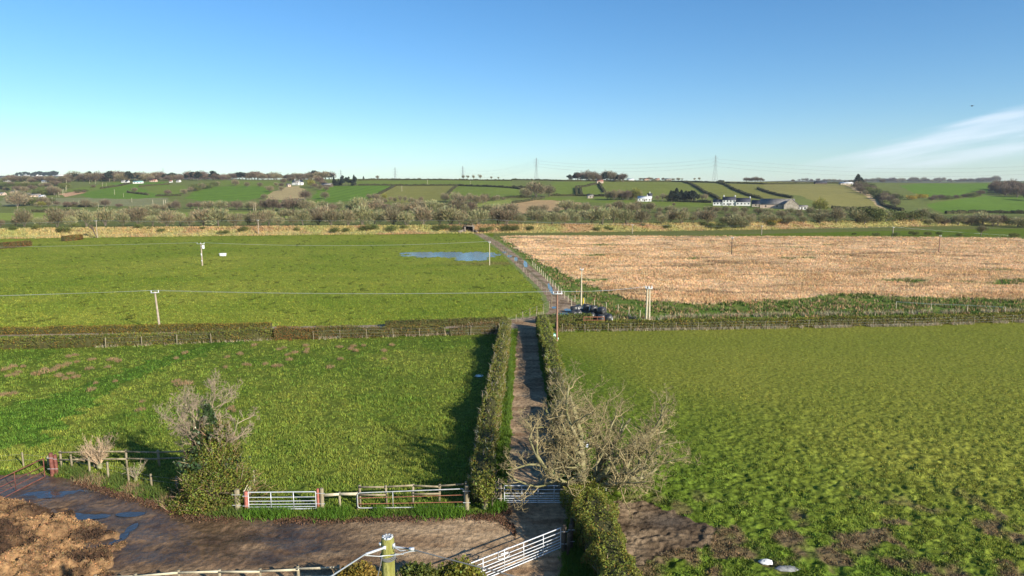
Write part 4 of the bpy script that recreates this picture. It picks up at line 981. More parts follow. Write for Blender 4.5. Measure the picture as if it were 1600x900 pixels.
# hill hedgerows
HH = [([(575,281),(700,281.5),(800,282.5)],"thin dark hedgerow along the skyline left of the central pylon"),
([(560,290),(612,290),(712,290),(800,294),(815,296)],"dark hedgerow above the olive and striped fields"),
([(617,291),(600,300),(578,310)],"diagonal hedgerow between the big green field and the olive field"),
([(715,290),(705,298),(695,309)],"diagonal hedgerow between the olive field and the striped field"),
([(750,313),(775,311),(800,309),(830,309)],"hedgerow along the foot of the striped field"),
([(800,281.5),(882,283),(1050,284),(1195,288)],"long dark hedgerow just below the skyline right of centre"),
([(800,293),(828,294)],"short dark hedge at the left of the round copse"),
([(900,294),(901,304)],"left hedge of the narrow hillside lane"),([(906.5,294),(908.5,304)],"right hedge of the narrow hillside lane"),
([(900,293),(918,291),(933,288)],"hedge climbing from the narrow lane to the red-roofed cottage"),
([(936,287),(940,294),(945,301)],"thick dark hedge below the red-roofed cottage"),
([(860,306),(900,306),(950,307)],"hedge along the foot of the fields by the narrow lane"),
([(1069,285),(1095,297),(1124,312)],"left one of the two dark diagonal hedgerows above the farmhouse"),
([(1122,286),(1150,298),(1190,311)],"right one of the two dark diagonal hedgerows above the farmhouse"),
([(1123,278),(1131,284)],"very short thick hedge right beside the right pylon"),
([(1195,288),(1250,287),(1320,287)],"dark hedgerow along the top of the olive hill field at right"),
([(1184,295),(1200,301),(1238,310)],"scrubby hedge dipping behind the stone barn"),
([(1050,315),(1112,317)],"dark hedge at the foot of the evergreen block"),
([(1478,334),(1540,333),(1600,334)],"hedge along the foot of the lower bright green field"),
([(157,295),(185,291),(205,287)],"thick hedge on the left hill above the tan patch"),
([(199,301),(232,305)],"dark hedge below the first brown field tree at left"),
([(217,292),(240,290),(265,288.5)],"thin broken hedge near the top of the left hill"),
([(243,307),(283,306)],"dark hedge at the foot of the lone brown field tree"),
([(50,331),(90,331),(125,330)],"low dark hedge across the flat meadow at far left"),
([(100,323),(145,323)],"low hedge just below the yellow-olive bush"),
([(560,282),(640,281)],"faint hedgerow on the skyline right of the tiny conifer"),
([(545,298),(545,298.5)],""),
([(800,318),(815,316),(850,310)],"thin hedge below the tan hump"),
([(1300,326),(1360,327)],"scrub hedge along the foot of the olive hill field"),
([(1350,292),(1372,306),(1378,320),(1410,330)],"hedge following the left edge of the wooded gully")]
for k_, (pts, lb) in enumerate(HH):
    if not lb: continue
    hedge("hedgerow", [tuple(gxy(*p)) for p in pts], 2.6, 2.3, lb, "hedgerow", leafsz=1.0, dens=1.6, lm=LEAF_HILL, seed=200+k_, lump=.5, topvar=.5)
# ------------------------------------------------------------------ object materials
GALV = mat("galvanised_steel", (.62,.64,.66), (.78,.79,.80), scale=5, rough=.42, metal=.35, spec=.5)
GALV_OLD = mat("weathered_steel", (.40,.41,.40), (.62,.63,.62), scale=4, rough=.6, metal=.3)
RUST = mat("rusty_bar", (.22,.085,.045), (.35,.15,.09), scale=8, rough=.8)
REDP = mat("faded_red_paint", (.30,.075,.050), (.42,.16,.12), scale=5, rough=.7, bump=.2)
DKRED = mat("dark_red_paint", (.10,.035,.028), (.24,.085,.06), scale=5, rough=.7)
WOODG = mat("weathered_timber", (.20,.16,.10), (.34,.29,.19), scale=3, rough=.9, bump=.4, bscale=30, stretch=(1, 1, .25))
WOODP = mat("pale_timber", (.42,.36,.24), (.58,.51,.37), scale=3, rough=.85, bump=.3, bscale=30)
WOODD = mat("dark_timber", (.065,.048,.032), (.13,.10,.07), scale=3, rough=.9, bump=.3)
MOSSY = mat("mossy_pole", (.215,.200,.045), (.36,.34,.115), scale=2.2, rough=.92, bump=.8, bscale=14, stretch=(5, 5, .45), c3=(.27,.265,.07))
POLEW = mat("pole_wood", (.26,.20,.145), (.44,.37,.29), scale=2.5, rough=.9)
POLER = mat("reddish_pole_wood", (.20,.10,.065), (.32,.19,.13), scale=2.5, rough=.9)
WIREM = mat("wire_metal", (.50,.52,.53), rough=.4, metal=.4)
WIRED = mat("dark_cable", (.12,.12,.12), (.2,.2,.2), rough=.6)
PORC = mat("insulator", (.72,.74,.78), (.82,.84,.86), rough=.3, spec=.6)
BLACKP = mat("black_plastic_wrap", (.012,.012,.012), (.075,.075,.074), scale=2.2, rough=.42, spec=.6, bump=.6, bscale=6)
WHITEP = mat("white_plastic", (.48,.48,.48), (.72,.73,.74), scale=3, rough=.5, bump=.4, bscale=8)
GREYST = mat("grey_sack", (.20,.20,.19), (.34,.34,.33), scale=12, rough=.9, bump=.4, bscale=30)
TEAL = mat("teal_plastic", (.03,.36,.28), (.06,.46,.36), rough=.45)
YEL = mat("yellow_sleeve", (.62,.45,.04), rough=.5)
CONC = mat("concrete", (.30,.28,.25), (.46,.43,.38), scale=2, rough=.9, bump=.2)
DARKIN = mat("tunnel_shade", (.012,.011,.010), (.02,.018,.016), rough=1)  # near black: the underpass's inner shade put into the colour
WHW = mat("white_render", (.58,.57,.54), (.72,.71,.68), scale=.5, rough=.85)
STONEW = mat("stone_wall", (.26,.22,.17), (.46,.40,.33), scale=.9, rough=.95, c3=(.34,.29,.23))
PINKW = mat("pinkish_wall", (.46,.33,.25), (.58,.44,.34), scale=.6, rough=.9)
SLATE = mat("slate_roof", (.035,.037,.050), (.065,.065,.082), scale=1.2, rough=.6)
GREYR = mat("grey_sheet_roof", (.17,.155,.14), (.26,.24,.215), scale=.6, rough=.85)
REDR = mat("red_roof", (.26,.10,.07), (.34,.15,.10), scale=.6, rough=.8)
PALER = mat("pale_sheet_roof", (.55,.56,.56), (.68,.68,.67), scale=.5, rough=.6)
BLUER = mat("blue_green_roof", (.22,.42,.38), (.30,.50,.46), scale=.5, rough=.6)
GLASS = mat("window_glass", (.02,.025,.03), (.03,.035,.04), rough=.1, spec=.6)
PYL = mat("pylon_steel", (.20,.215,.23), (.27,.285,.30), rough=.6, metal=.2)
BIRDM = mat("dark_plumage", (.008,.008,.010), (.02,.02,.022), rough=.7)

def V3(p, dz=0): return np.array([p[0], p[1], (p[2] if len(p) > 2 else float(zbase(p[0], p[1])))+dz])
# ------------------------------------------------------------------ gates
def gate(A, Bp, h, bars, ups, m, label, name="metal_gate", rb=.022, rf=.03, clear=.12, barm=None, hs=None, flat=False, cat="gate", round_=0.0, extra=None):
    A = V3(A); Bp = V3(Bp); d = Bp-A; L = np.linalg.norm(d[:2]); rz = math.atan2(d[1], d[0])
    root = empty(name, A, rz, label, cat)
    dz = d[2]
    hA, hB = (h, h) if hs is None else hs
    def pt(u, v): return np.array([u*L, 0, clear+(hA*(1-u)+hB*u-clear)*v+dz*u])
    f = MB()
    if flat:
        for a, b in [((0, 0), (0, 1)), ((1, 0), (1, 1))]: f.beam(pt(*a), pt(*b), .09, .05)
    else:
        if round_:
            c = []; k = round_
            for (u0, v0), (a0) in [((k/L, k/(h)), 180), ((k/L, 1-k/h), 90), ((1-k/L, 1-k/h), 0), ((1-k/L, k/h), -90)]:
                an = [a0+90*s_/4 for s_ in range(5)] if False else [a0+90-90*s_/4 for s_ in range(5)] if a0 != 180 else [270-90*s_/4 for s_ in range(5)]
                for q in an: c.append(pt(u0+k/L*math.cos(math.radians(q)), v0+k/h*math.sin(math.radians(q))))
            c.append(c[0]); f.tube(c, rf, 6)
        else:
            for a, b in [((0, 0), (0, 1)), ((1, 0), (1, 1)), ((0, 1), (1, 1)), ((0, 0), (1, 0))]: f.tube([pt(*a), pt(*b)], rf, 6)
    f.build("frame", m, root)
    for v in bars:
        b = MB()
        if flat: b.beam(pt(.012, v), pt(.988, v), .02, .09)
        else: b.tube([pt(.004, v), pt(.5, v-.004), pt(.996, v)], rb, 5)
        b.build("bar", barm or m, root)
    for u in ups:
        b = MB()
        if flat: b.beam(pt(u, .01)+[0, -.035, 0], pt(u, .99)+[0, -.035, 0], .08, .03)
        else: b.beam(pt(u, .02)+[0, -.012, 0], pt(u, .99)+[0, -.012, 0], .035, .02)
        b.build("upright", m, root)
    if extra: extra(root, pt)
    return root
BARS5 = [.17, .35, .55, .77]
gate(G(389,799), G(494,798), 1.13, [.13, .29, .47, .70], [.335, .67], GALV, "bright galvanised metal gate with two uprights, between two red posts at left centre")
gate(G(559,797), G(726,795), 1.12, [.27, .66], [.33], GALV_OLD, "long weathered round-cornered metal gate with rusty bars leaning on the fence", barm=RUST, round_=.16, hs=(1.02, 1.20))
gate(G(788,788), G(893,788), 1.13, [.11, .24, .38, .55, .77], [.26, .50, .74], GALV, "metal gate closed across the farm track")
hitch = []
def loop(root, pt):
    b = MB(); c = pt(.50, .93)
    b.tube([c+[-.32, -.06, .10], c+[.30, -.06, .16], c+[.34, -.06, -.22], c+[.12, -.07, -.30], c+[-.34, -.06, -.24], c+[-.30, -.06, .10]], .025, 6); b.tube([c+[-.2, -.07, -.02], c+[.24, -.07, -.06]], .03, 6)
    b.build("rope_loop", WHITEP, root)
gate((-3.3, 27.95), G(876,859), 1.17, [.13, .27, .42, .58, .78], [.17, .34, .51, .67, .84], GALV, "long metal gate standing open diagonally at the bottom, with a white loop hung on it", extra=loop)
gate(G(-60,812), G(70,746), 1.25, [.3, .6], [.3, .62], DKRED, "dark red tubular gate leaning open at the left edge", rb=.025, rf=.032, clear=.05)
gate(G(383,799), G(398,766), 1.25, [.1, .3, .5, .7, .92], [.5], WOODP, "weathered pale wooden gate standing open behind the red gatepost", name="wooden_gate", flat=True)
gate(G(769,796), G(779,779), 1.25, [.1, .35, .6, .9], [.5], WOODG, "narrow slatted wooden hurdle at the left side of the track gate", name="wooden_hurdle", flat=True, cat="hurdle")
gate(G(912,506.5), G(944,506.5), 1.0, [.5], [.33, .66], RUST, "small rusty pink hurdle in front of the black bales", name="metal_hurdle", rb=.05, rf=.06, cat="hurdle")
gate(G(838,502), G(849,500), 1.3, [.3, .6], [.25, .5, .75], WOODG, "grey slatted hurdle at the right of the crossroads", name="wooden_hurdle", flat=True, cat="hurdle")
# ------------------------------------------------------------------ gateposts
def post(px, py, h, rad, m, label, name="gatepost", sq=False, lean=0, band=False):
    p = G(px, py); root = empty(name, p, 0, label, "post"); b = MB()
    if sq: b.box((lean*h*.5, 0, h/2-.1), (rad*2, rad*2, h+.2))
    else: b.tube([(0, 0, -.15), (lean*h*.6, .01, h*.6), (lean*h, 0, h-.03), (lean*h, 0, h)], [rad*1.05, rad, rad*.95, rad*.8], 9)
    b.build("shaft", m, root, smooth=False)
    c = MB(); c.tube([(-rad*1.6, -rad*.8, h*.32), (rad*1.6, -rad*.8, h*.32)], .02, 5); c.tube([(-rad*1.6, -rad*.8, h*.8), (rad*1.6, -rad*.8, h*.8)], .02, 5); c.build("hinge_pin", GALV_OLD, root)
    return root
post(385, 800, 1.22, .10, REDP, "faded red gatepost at the left end of the bright metal gate", lean=.02)
post(371.5, 799, 1.30, .16, WOODG, "stout grey wooden post left of the faded red gatepost")
post(497.5, 797, 1.28, .08, REDP, "red gatepost at the right end of the bright metal gate")
post(503.5, 797, 1.30, .12, WOODG, "wooden post touching the red gatepost right of the bright gate")
post(729.5, 796, 1.42, .13, WOODG, "mossy wooden post at the right end of the long round-cornered gate")
post(782, 789, 1.30, .09, WOODG, "wooden post at the left end of the track gate")
post(897, 789, 1.25, .09, GALV, "pale metal post at the right end of the track gate")
post(881, 861, 1.35, .13, WOODD, "dark wooden post where the diagonal gate is hung")
post(892, 857, 1.30, .11, WOODD, "dark wooden post just behind the diagonal gate's hanging post")
post(82, 743, 1.5, .125, DKRED, "thick dark red post at the head of the red gate")
post(88.5, 742, 1.35, .10, DKRED, "thinner dark red post right against the thick red one")
# ------------------------------------------------------------------ fences
def fence(pts, sp, h, label, rails=(), wires=(), pm=WOODG, pr=.055, rm=None, sqr=False, name="wire_fence", hv=.06, seed=0, rr=.0035, cap=100, wirem=WIREM, skiprail=()):
    r = random.Random(500+seed); Q = np.array([gxy(*p) if isinstance(p[0], (int, float)) else p[0] for p in pts]); s = np.concatenate([[0], np.cumsum(np.hypot(*np.diff(Q, axis=0).T))])
    n = max(int(round(s[-1]/sp)), 1); n = min(n, cap-1); t = np.linspace(0, s[-1], n+1); X, Y = np.interp(t, s, Q[:, 0]), np.interp(t, s, Q[:, 1]); Z = zg(X, Y)
    o = np.array([X[0], Y[0], Z[0]]); root = empty(name, o, 0, label, "fence")
    tops = []
    for i_ in range(n+1):
        b = MB(); p = np.array([X[i_], Y[i_], Z[i_]])-o; hh = h*(1+r.uniform(-hv, hv)); le = np.array([r.uniform(-.05, .05), r.uniform(-.05, .05), 1])*hh
        if sqr: b.beam(p-[0, 0, .1], p+le, pr*2, pr*2)
        else: b.tube([p-[0, 0, .1], p+le], [pr, pr*.9], 6)
        b.build("post", pm, root); tops.append((p, le))
    for v in rails:
        for i_ in range(n):
            if (i_, v) in skiprail: continue
            a = tops[i_][0]+tops[i_][1]*v*r.uniform(.97, 1.02); c = tops[i_+1][0]+tops[i_+1][1]*v*r.uniform(.95, 1.03)
            d = (c-a)/np.linalg.norm(c-a); off = np.array([d[1], -d[0], 0])*(pr+.025)
            b = MB(); b.beam(a+off-d*.08, c+off+d*.08, .035, .10); b.build("rail", rm or pm, root)
    for v in wires:
        b = MB(); b.tube([tp+le*v+[0, -pr, 0] for tp, le in tops], rr, 3, cap=False); b.build("wire", wirem, root)
    return root
fence([(96,731),(150,730),(210,729.5),(300,728)], 1.9, 1.15, "brown wooden post and rail fence behind the pale bare shrub", rails=(.92, .5), name="rail_fence", seed=1, sqr=True)
fence([(113,733),(141,741),(177,751),(230,762),(277,768),(310,777)], 1.8, 1.0, "crooked wire fence with grey posts on the verge in front of the ivy tree", wires=(.9, .6), seed=2, hv=.2, pr=.07)
fence([(-40,728),(0,728),(75,728)], 1.4, .85, "low wire fence with pale posts at the left edge", wires=(.9, .5), seed=3, hv=.2)
fence([(305,790),(340,797),(371,798)], 1.5, 1.1, "old sagging rail fence in the shade under the ivy tree", rails=(.95,), name="rail_fence", seed=4, pm=WOODD)
fence([(504,796),(530,796),(559,796)], 1.0, 1.0, "short pale rail fence between the bright gate and the round-cornered gate", rails=(.95, .88), name="rail_fence", seed=5, rm=WOODP, sqr=True)
fence([(563,791),(650,789),(727,787)], 1.45, 1.25, "wooden rail fence standing behind the long round-cornered gate", rails=(.95, .55), name="rail_fence", seed=6, sqr=True, skiprail=((1,.55),(3,.55)))
fence([((-16.5, 28.0),), ((-14.2, 28.35),), ((-9.4, 28.75),)] if False else [(150,934),(300,926),(420,921),(530,918)], 1.9, 1.05, "yellowish wooden rail fence along the bottom edge left of the mossy pole", rails=(.93, .55), name="rail_fence", seed=7, sqr=True, rm=WOODP)
fence([(887,868),(893,845),(897,822)], .8, 1.15, "dark wooden fence in the shade beside the yellow-green hedge", rails=(.9, .6, .3), name="rail_fence", seed=8, pm=WOODD, sqr=True)
fence([(878,519),(1000,517.5),(1250,513),(1420,510),(1600,504),(1700,501)], 3.0, 1.1, "wire fence on pale posts in front of the long right hedge", wires=(.95, .6, .3), pm=WOODG, seed=9, pr=.04)
fence([(165,543),(230,540),(330,536)], 4.2, 1.15, "wire fence with four pale posts before the broad left hedge", wires=(.95, .5), pm=WOODG, seed=10)
fence([(490,530.5),(560,529.5),(690,525),(775,523)], 3.1, 1.15, "wire fence with pale posts before the patchy brown hedge", wires=(.95, .6, .3), pm=WOODG, seed=11, pr=.04)
fence([(795,508),(815,499),(840,489),(862,480),(862,470)], 2.6, 1.1, "wire fence curving along the pasture corner beside the crossroads", wires=(.95, .5), pm=WOODG, seed=12)
fence([(862,468),(830,437),(800,405),(775,384),(752,368)], 6.0, 1.1, "long wire fence along the left side of the far lane", wires=(.95, .5), pm=WOODG, seed=13)
fence([(893,478),(878,462),(856,440),(832,415)], 4.0, 1.2, "wire fence on grey posts along the right side of the far lane", wires=(.95,), pm=WOODP, seed=14)
fence([(898,472),(930,480),(960,486),(1000,497)], 3.0, 1.2, "wire fence running from the yellow-marked pole to the twin poles", wires=(.95, .5), pm=WOODP, seed=15)
fence([(1570,491),(1500,487),(1400,482)], 5.0, 1.1, "pale blue-green wire fence in the rough grass at the right edge", wires=(.98, .9), pm=WOODP, rr=.013, seed=16, wirem=mat("blue_green_rope", (.30,.42,.40), (.36,.48,.45), rough=.7))
fence([(0,373.2),(200,370.8),(400,368.2),(740,365.2)], 6.0, 1.2, "long row of pale fence posts at the foot of the dry railway bank", wires=(.95,), pm=WOODG, pr=.07, rr=.012, seed=17)
# ------------------------------------------------------------------ line poles
POLES = {}
def line_pole(key, px, py, top, label, m=POLEW, arms=1, plates=False, armw=1.6, rad=.13, lean=0.0, trans=False, name="utility_pole", yaw=0.0, ins=2):
    p = G(px, py); h = row_z(p[1], top)-p[2]; root = empty(name, p, yaw, label, "utility pole")
    b = MB(); tx = lean*h
    b.tube([(0, 0, -.3), (tx*.5, 0, h*.5), (tx, 0, h)], [rad*1.15, rad, rad*.8], 9); b.build("shaft", m, root, smooth=True)
    att = []
    for a in range(arms):
        z = h-.15-a*.55; c = MB(); c.box((tx, -rad, z), (armw, .10, .12)); c.build("crossarm", GALV_OLD, root)
        for s_ in np.linspace(-armw/2+.08, armw/2-.08, ins):
            q = MB(); q.tube([(tx+s_, -rad, z+.06), (tx+s_, -rad, z+.14), (tx+s_, -rad, z+.2), (tx+s_, -rad, z+.3)], [.03, .06, .04, .05], 7); q.build("insulator", PORC, root); att.append((tx+s_, -rad, z+.3))
    if plates:
        q = MB(); q.box((tx*.5, -rad-.02, h*.48), (.30, .02, .75)); q.build("warning_plate", WHITEP, root)
        q = MB(); q.box((tx*.5, -rad-.02, h*.22), (.26, .02, .3)); q.build("warning_plate", WHITEP, root)
    if trans:
        q = MB(); q.tube([(tx+.55, -.1, h-1.35), (tx+.55, -.1, h-.45)], .28, 12); q.box((tx+.2, -.1, h-.9), (.5, .1, .1)); q.build("transformer", PORC, root)
    cs, sn = math.cos(yaw), math.sin(yaw)
    POLES[key] = [np.array([p[0]+a[0]*cs-a[1]*sn, p[1]+a[0]*sn+a[1]*cs, p[2]+a[2]]) for a in att]
    return root
line_pole("a1", 250, 517, 455, "leaning pale wooden utility pole with white insulators behind the left crossing hedge", lean=-.055, armw=1.0, rad=.13, arms=1, ins=2, yaw=.5)
line_pole("a2", 870, 533, 457, "reddish wooden utility pole at the corner of the right pasture, beside the teal tub", m=POLER, armw=1.2, rad=.13, arms=1, ins=3, yaw=.25)
line_pole("b1", 316, 415, 380, "utility pole with white plates and a transformer standing alone in the distant pasture", plates=True, trans=True, armw=1.9, rad=.17, arms=1, ins=3)
line_pole("b2", 765, 414.5, 378, "slim pale pole beside the flooded patch", armw=.5, rad=.10, m=WOODP)
line_pole("p3", 908, 478, 420, "tall slim wooden pole with a yellow sleeve behind the black bales", armw=.6, rad=.12, m=WOODP, ins=2)
y_ = G(908, 478); ob = MB(); ob.tube([(0.35, 0, 0), (.35, 0, 1.3)], .09, 7); s_ = ob.build("stay_sleeve", YEL, [o for o in bpy.data.objects if o.get("label", "").startswith("tall slim wooden pole with a y")][0])
line_pole("b3", 1143, 399, 371, "thin dark pole standing in the reed bed left of centre of it", armw=.7, rad=.13, m=WOODD)
line_pole("b4", 1467, 395, 368, "thin purple-brown pole in the reed bed towards the right edge", armw=.7, rad=.14, m=POLER)
line_pole("c0", 152, 371.5, 345, "faint pole at the foot of the railway bank beyond the left pasture", armw=.9, rad=.15)
line_pole("c1", 404, 367, 344, "faint pole at the foot of the railway bank right of the white trough", armw=.9, rad=.15)
line_pole("c2", 988, 365, 351, "short faint pole beyond the middle of the reed bed", armw=.9, rad=.14)
line_pole("c3", 1190, 367, 353, "short pole at the far edge of the reed bed below the farmhouse", armw=.9, rad=.14)
line_pole("c4", 1395, 369, 355, "short pale pole in the strip beyond the reeds at right", armw=.9, rad=.16)
# twin pole
p = G(1012, 502); hz = row_z(p[1], 448)-p[2]
root = empty("twin_pole", p, 0, "pair of pale wooden poles joined at the top, behind the long right hedge", "utility pole")
for s_ in (-.22, .22):
    b = MB(); b.tube([(s_, 0, -.3), (s_*.8, 0, hz*.6), (s_*.7, 0, hz)], [.15, .13, .11], 9); b.build("shaft", WOODP, root, smooth=True)
b = MB(); b.box((0, -.16, hz-.25), (1.0, .1, .10)); b.build("crossarm", GALV_OLD, root)
att = []
for s_ in (-.42, 0, .42):
    q = MB(); q.tube([(s_, -.16, hz-.2), (s_, -.16, hz-.08), (s_, -.16, hz+.02), (s_, -.16, hz+.12)], [.04, .12, .06, .10], 7); q.build("insulator", PORC, root); att.append(p+np.array([s_, -.16, hz+.1]))
POLES["tw"] = att
# small far poles on the left hill and along the valley
FP = [(103,300,292),(100,304,295),(98,305,296),(92,308,300),(88,308,304),(82,319,308),(76,319,309),(104,297,289),(81,290,285),(104,287,281),(140,287,281),(149,287,281),(160,291,285),(166,291,286),(179,304,296),(193,308,302),(111,332,324),(154,328,320),(28,330,322),(115,321,313),(123,319,314),(227,328,321),(239,322,312),(256,326,312),(259,326,312),(318,323,315),(355,325,315),(396,329,318),(399,330,317),(531,319,313),(533,319,313),(668,288,280),(628,299,290),(494,331,321),(512,332,318),(735,290,283),(206,316,309)]
fp = None
for k_, (px, py, top) in enumerate(FP):
    p = G(px, py); h = max(row_z(p[1], top)-p[2], 4)
    lb = "small pale far pole on the left hill, left of the bright green field" if px < 300 else "small pale far pole in the valley or fields below the skyline, centre left"
    if fp is None:
        fp = empty("utility_pole", p, 0); b = MB(); b.tube([(0, 0, -.05), (0, 0, 1)], [.028, .022], 5); b.build("shaft", WOODP, fp); b = MB(); b.box((0, -.02, .94), (.16, .03, .02)); b.build("crossarm", WOODP, fp); o = fp
        o.scale = (h, h, h); tag(o, lb, "utility pole", "far poles left" if px < 300 else "far poles centre")
    else: dup(fp, p, 0, (h, h, h), lb, "far poles left" if px < 300 else "far poles centre", "utility pole")
def sag(a, b, s, n=14):
    t = np.linspace(0, 1, n)[:, None]; P_ = a*(1-t)+b*t; P_[:, 2] -= (4*s*t*(1-t)).ravel(); return P_
def line(spans, r_w, label, sg, m=WIREM, name="power_line"):
    o0 = spans[0][0]; root = empty(name, o0, 0, label, "power line")
    for a, b in spans:
        q = MB(); q.tube(sag(a, b, sg)-o0, r_w, 4, cap=False); q.build("wire", m, root)
def offp(px, row_, Y): return np.array([(px-800)/F*Y*.99, Y, row_z(Y, row_)])
pa, pb, pt_ = POLES["a1"], POLES["a2"], POLES["tw"]
line([(offp(-300, 467+q*1.5, 84), pa[q]) for q in (0, 1)], .013, "pair of thin wires running off the left edge to the leaning pole", .15)
line([(pa[0], pb[0]), (pa[1], pb[2])], .012, "thin wires across the distant pasture between the leaning pole and the reddish pole", .35)
line([(pb[0], pt_[0]), (pb[2], pt_[1])], .012, "thin wires between the reddish pole and the twin poles", .25)
line([(offp(-500, 390, 190), POLES["b1"][0])], .024, "single wire from the left edge to the pole with white plates", .5)
line([(POLES["b1"][2], POLES["b2"][0])], .024, "single wire from the plated pole to the slim pole beside the flood", .9)
cs = [POLES[k][0] for k in ("c0", "c1")]
line([(offp(-100, 349, 285), cs[0]), (cs[0], cs[1]), (cs[1], offp(770, 345, 300)+[0, 0, .5]), (offp(770, 345, 300)+[0, 0, .5], POLES["c2"][0]), (POLES["c2"][0], POLES["c3"][0])], .022, "long faint wire strung along the railway bank", .5)
line([(POLES["c3"][0], POLES["c4"][0]), (POLES["c4"][0], offp(1750, 374, 300))], .018, "faint wire beyond the reed bed running off the right edge", .8)
# ------------------------------------------------------------------ the mossy pole in the foreground
D = 13.4; top = at_height(605.5, 840, D); px_, py_ = top[0], top[1]
root = empty("mossy_pole", (px_, py_, 0), 0, "stout mossy green wooden pole with wires banded to its top, at the bottom edge", "utility pole")
b = MB(); zt = top[2]
b.tube([(.02, 0, -.3), (0, 0, zt*.5), (0, 0, zt-.05), (0, 0, zt-.008), (0, 0, zt)], [.155, .138, .126, .118, .100], 20); b.build("shaft", MOSSY, root, smooth=False)
b = MB(); b.tube([(0, 0, zt-.004), (0, 0, zt+.016), (0, 0, zt+.022)], [.105, .10, .06], 16); 
for q in range(9):
    a = q*.7; b.box((math.cos(a)*.085, math.sin(a)*.085, zt+.02), (.05, .04, .022), [[math.cos(a), -math.sin(a), 0], [math.sin(a), math.cos(a), 0], [0, 0, 1]])
b.build("metal_cap", GALV_OLD, root)
b = MB()
for z in (zt-.37, zt-.395, zt-.42): 
    t = np.linspace(0, 2*math.pi, 25); b.tube(np.stack([np.cos(t)*.147, np.sin(t)*.147, z+.012*np.sin(t*2+z*40)], 1), .013, 6, cap=False)
b.build("wire_band", WIRED, root)
b = MB(); b.box((-.04, -.135, zt-.14), (.06, .03, .07)); b.box((.125, -.05, zt-.15), (.05, .06, .10)); b.box((-.14, -.03, zt-.12), (.05, .05, .05)); b.build("bracket", GALV, root)
def lp(px, py, dep): return at_height(px, py, dep)-np.array([px_, py_, 0])
b = MB(); b.tube([np.array([-.05, -.14, zt-.14]), lp(571, 866, 12.7), lp(540, 886, 12.0), lp(500, 912, 11.2), lp(380, 990, 9.5)], .014, 6); b.build("cable", WIREM, root)
b = MB(); b.tube([np.array([-.05, -.14, zt-.14]), lp(572, 866, 12.72)], .024, 7); b.build("cable_clamp", GALV, root)
b = MB(); b.tube([np.array([.13, -.08, zt-.15]), lp(642, 858, 13.2), lp(690, 871, 13.0), lp(740, 884, 12.8), lp(820, 905, 12.4)], .013, 6); b.build("cable", WIRED, root)
b = MB(); b.tube([np.array([.13, -.08, zt-.15]), lp(645, 858.5, 13.2)], .020, 7); b.box(lp(643, 858, 13.15), (.10, .05, .05)); b.build("cable_clamp", GALV, root)
b = MB(); b.tube([np.array([.13, -.06, zt-.17]), lp(626, 861, 13.2), lp(634, 860, 13.2), lp(630, 866, 13.2), lp(617, 866, 13.25)], .010, 5); b.tube([lp(570, 868, 12.8), lp(592, 869.5, 13.2), lp(605, 868, 13.24), lp(622, 867, 13.25), lp(640, 862, 13.2), lp(655, 861, 13.2)], .009, 5); b.build("jumper_wire", GALV, root)
b = MB(); b.tube([lp(597, 870, 13.3), lp(594, 885, 13.3), lp(589, 905, 13.25), lp(585, 930, 13.2)], .010, 5); b.build("stay_wire", WIRED, root)
# ------------------------------------------------------------------ manure heap
n = 230; P0, P1 = (-33.5, -17.2), (24.0, 39.2)
X, Y = np.meshgrid(np.linspace(*P0, n), np.linspace(*P1, n)); Xf, Yf = X.ravel(), Y.ravel()
Q = wpoly([(-160,770),(0,781),(42,786),(90,797),(150,818),(176,838),(184,862),(176,885),(172,915),(190,990),(-300,1050),(-300,800)])
ins = pip(Xf, Yf, Q); dd = dseg(Xf, Yf, np.vstack([Q, Q[:1]])); sd = np.where(ins, dd, -dd)
sd = sd+(fbm(Xf/1.0, Yf/1.0, 3, 401)-.5)*1.9
hgt = .80*sst(-.05, 4.2, sd)+.10*sst(-.1, .25, sd)*(.75+.5*fbm(Xf/3, Yf/3, 2, 402)); lum = (fbm(Xf/.55, Yf/.55, 3, 403)-.5)*.85+(.5-abs(fbm(Xf/1.1, Yf/1.1, 3, 404)-.5)*6)*.16
Z = hgt+lum*sst(.0, .7, sd)-.12*(1-sst(-.35, .05, sd))
t = np.clip((fbm(Xf/1.3, Yf/1.3, 4, 405)-.5)*3.4+.5, 0, 1)[:, None]
Cc = np.array([[.075,.045,.026]])*(1-t)+np.array([[.38,.235,.115]])*t; Cc = Cc*(.8+.4*vn(Xf*5, Yf*5, 406))[:, None]
i = np.arange(n-1)[:, None]*n; j = np.arange(n-1)[None, :]; f = np.stack([i+j, i+j+1, i+n+j+1, i+n+j], -1).reshape(-1, 4)
keep = (sd[f] > -.45).any(axis=1); mb = MB(); mb.add(np.stack([Xf, Yf, Z], 1), f[keep], 0, Cc)
HEAPM = mat("straw_manure", (.60,.54,.50), (1.05,1.0,.92), scale=5, rough=.92, bump=.9, bscale=9, usecol=True)
k = rng.random(len(Xf)) < .9; k &= sd > .1
Bp = np.stack([Xf, Yf, Z+.02], 1)[k]; Bp = np.repeat(Bp, 2, axis=0)+rng.normal(size=(k.sum()*2, 3))*np.array([.06, .06, .015])
mb.quads(Bp, .15, asp=.28, col=gtone(len(Bp), .6, 1.35)*np.repeat(Cc[k], 2, axis=0)*1.1)
hp = mb.build("manure_heap", HEAPM, smooth=False); tag(hp, "lumpy brown straw manure heap filling the bottom left corner", "manure heap")
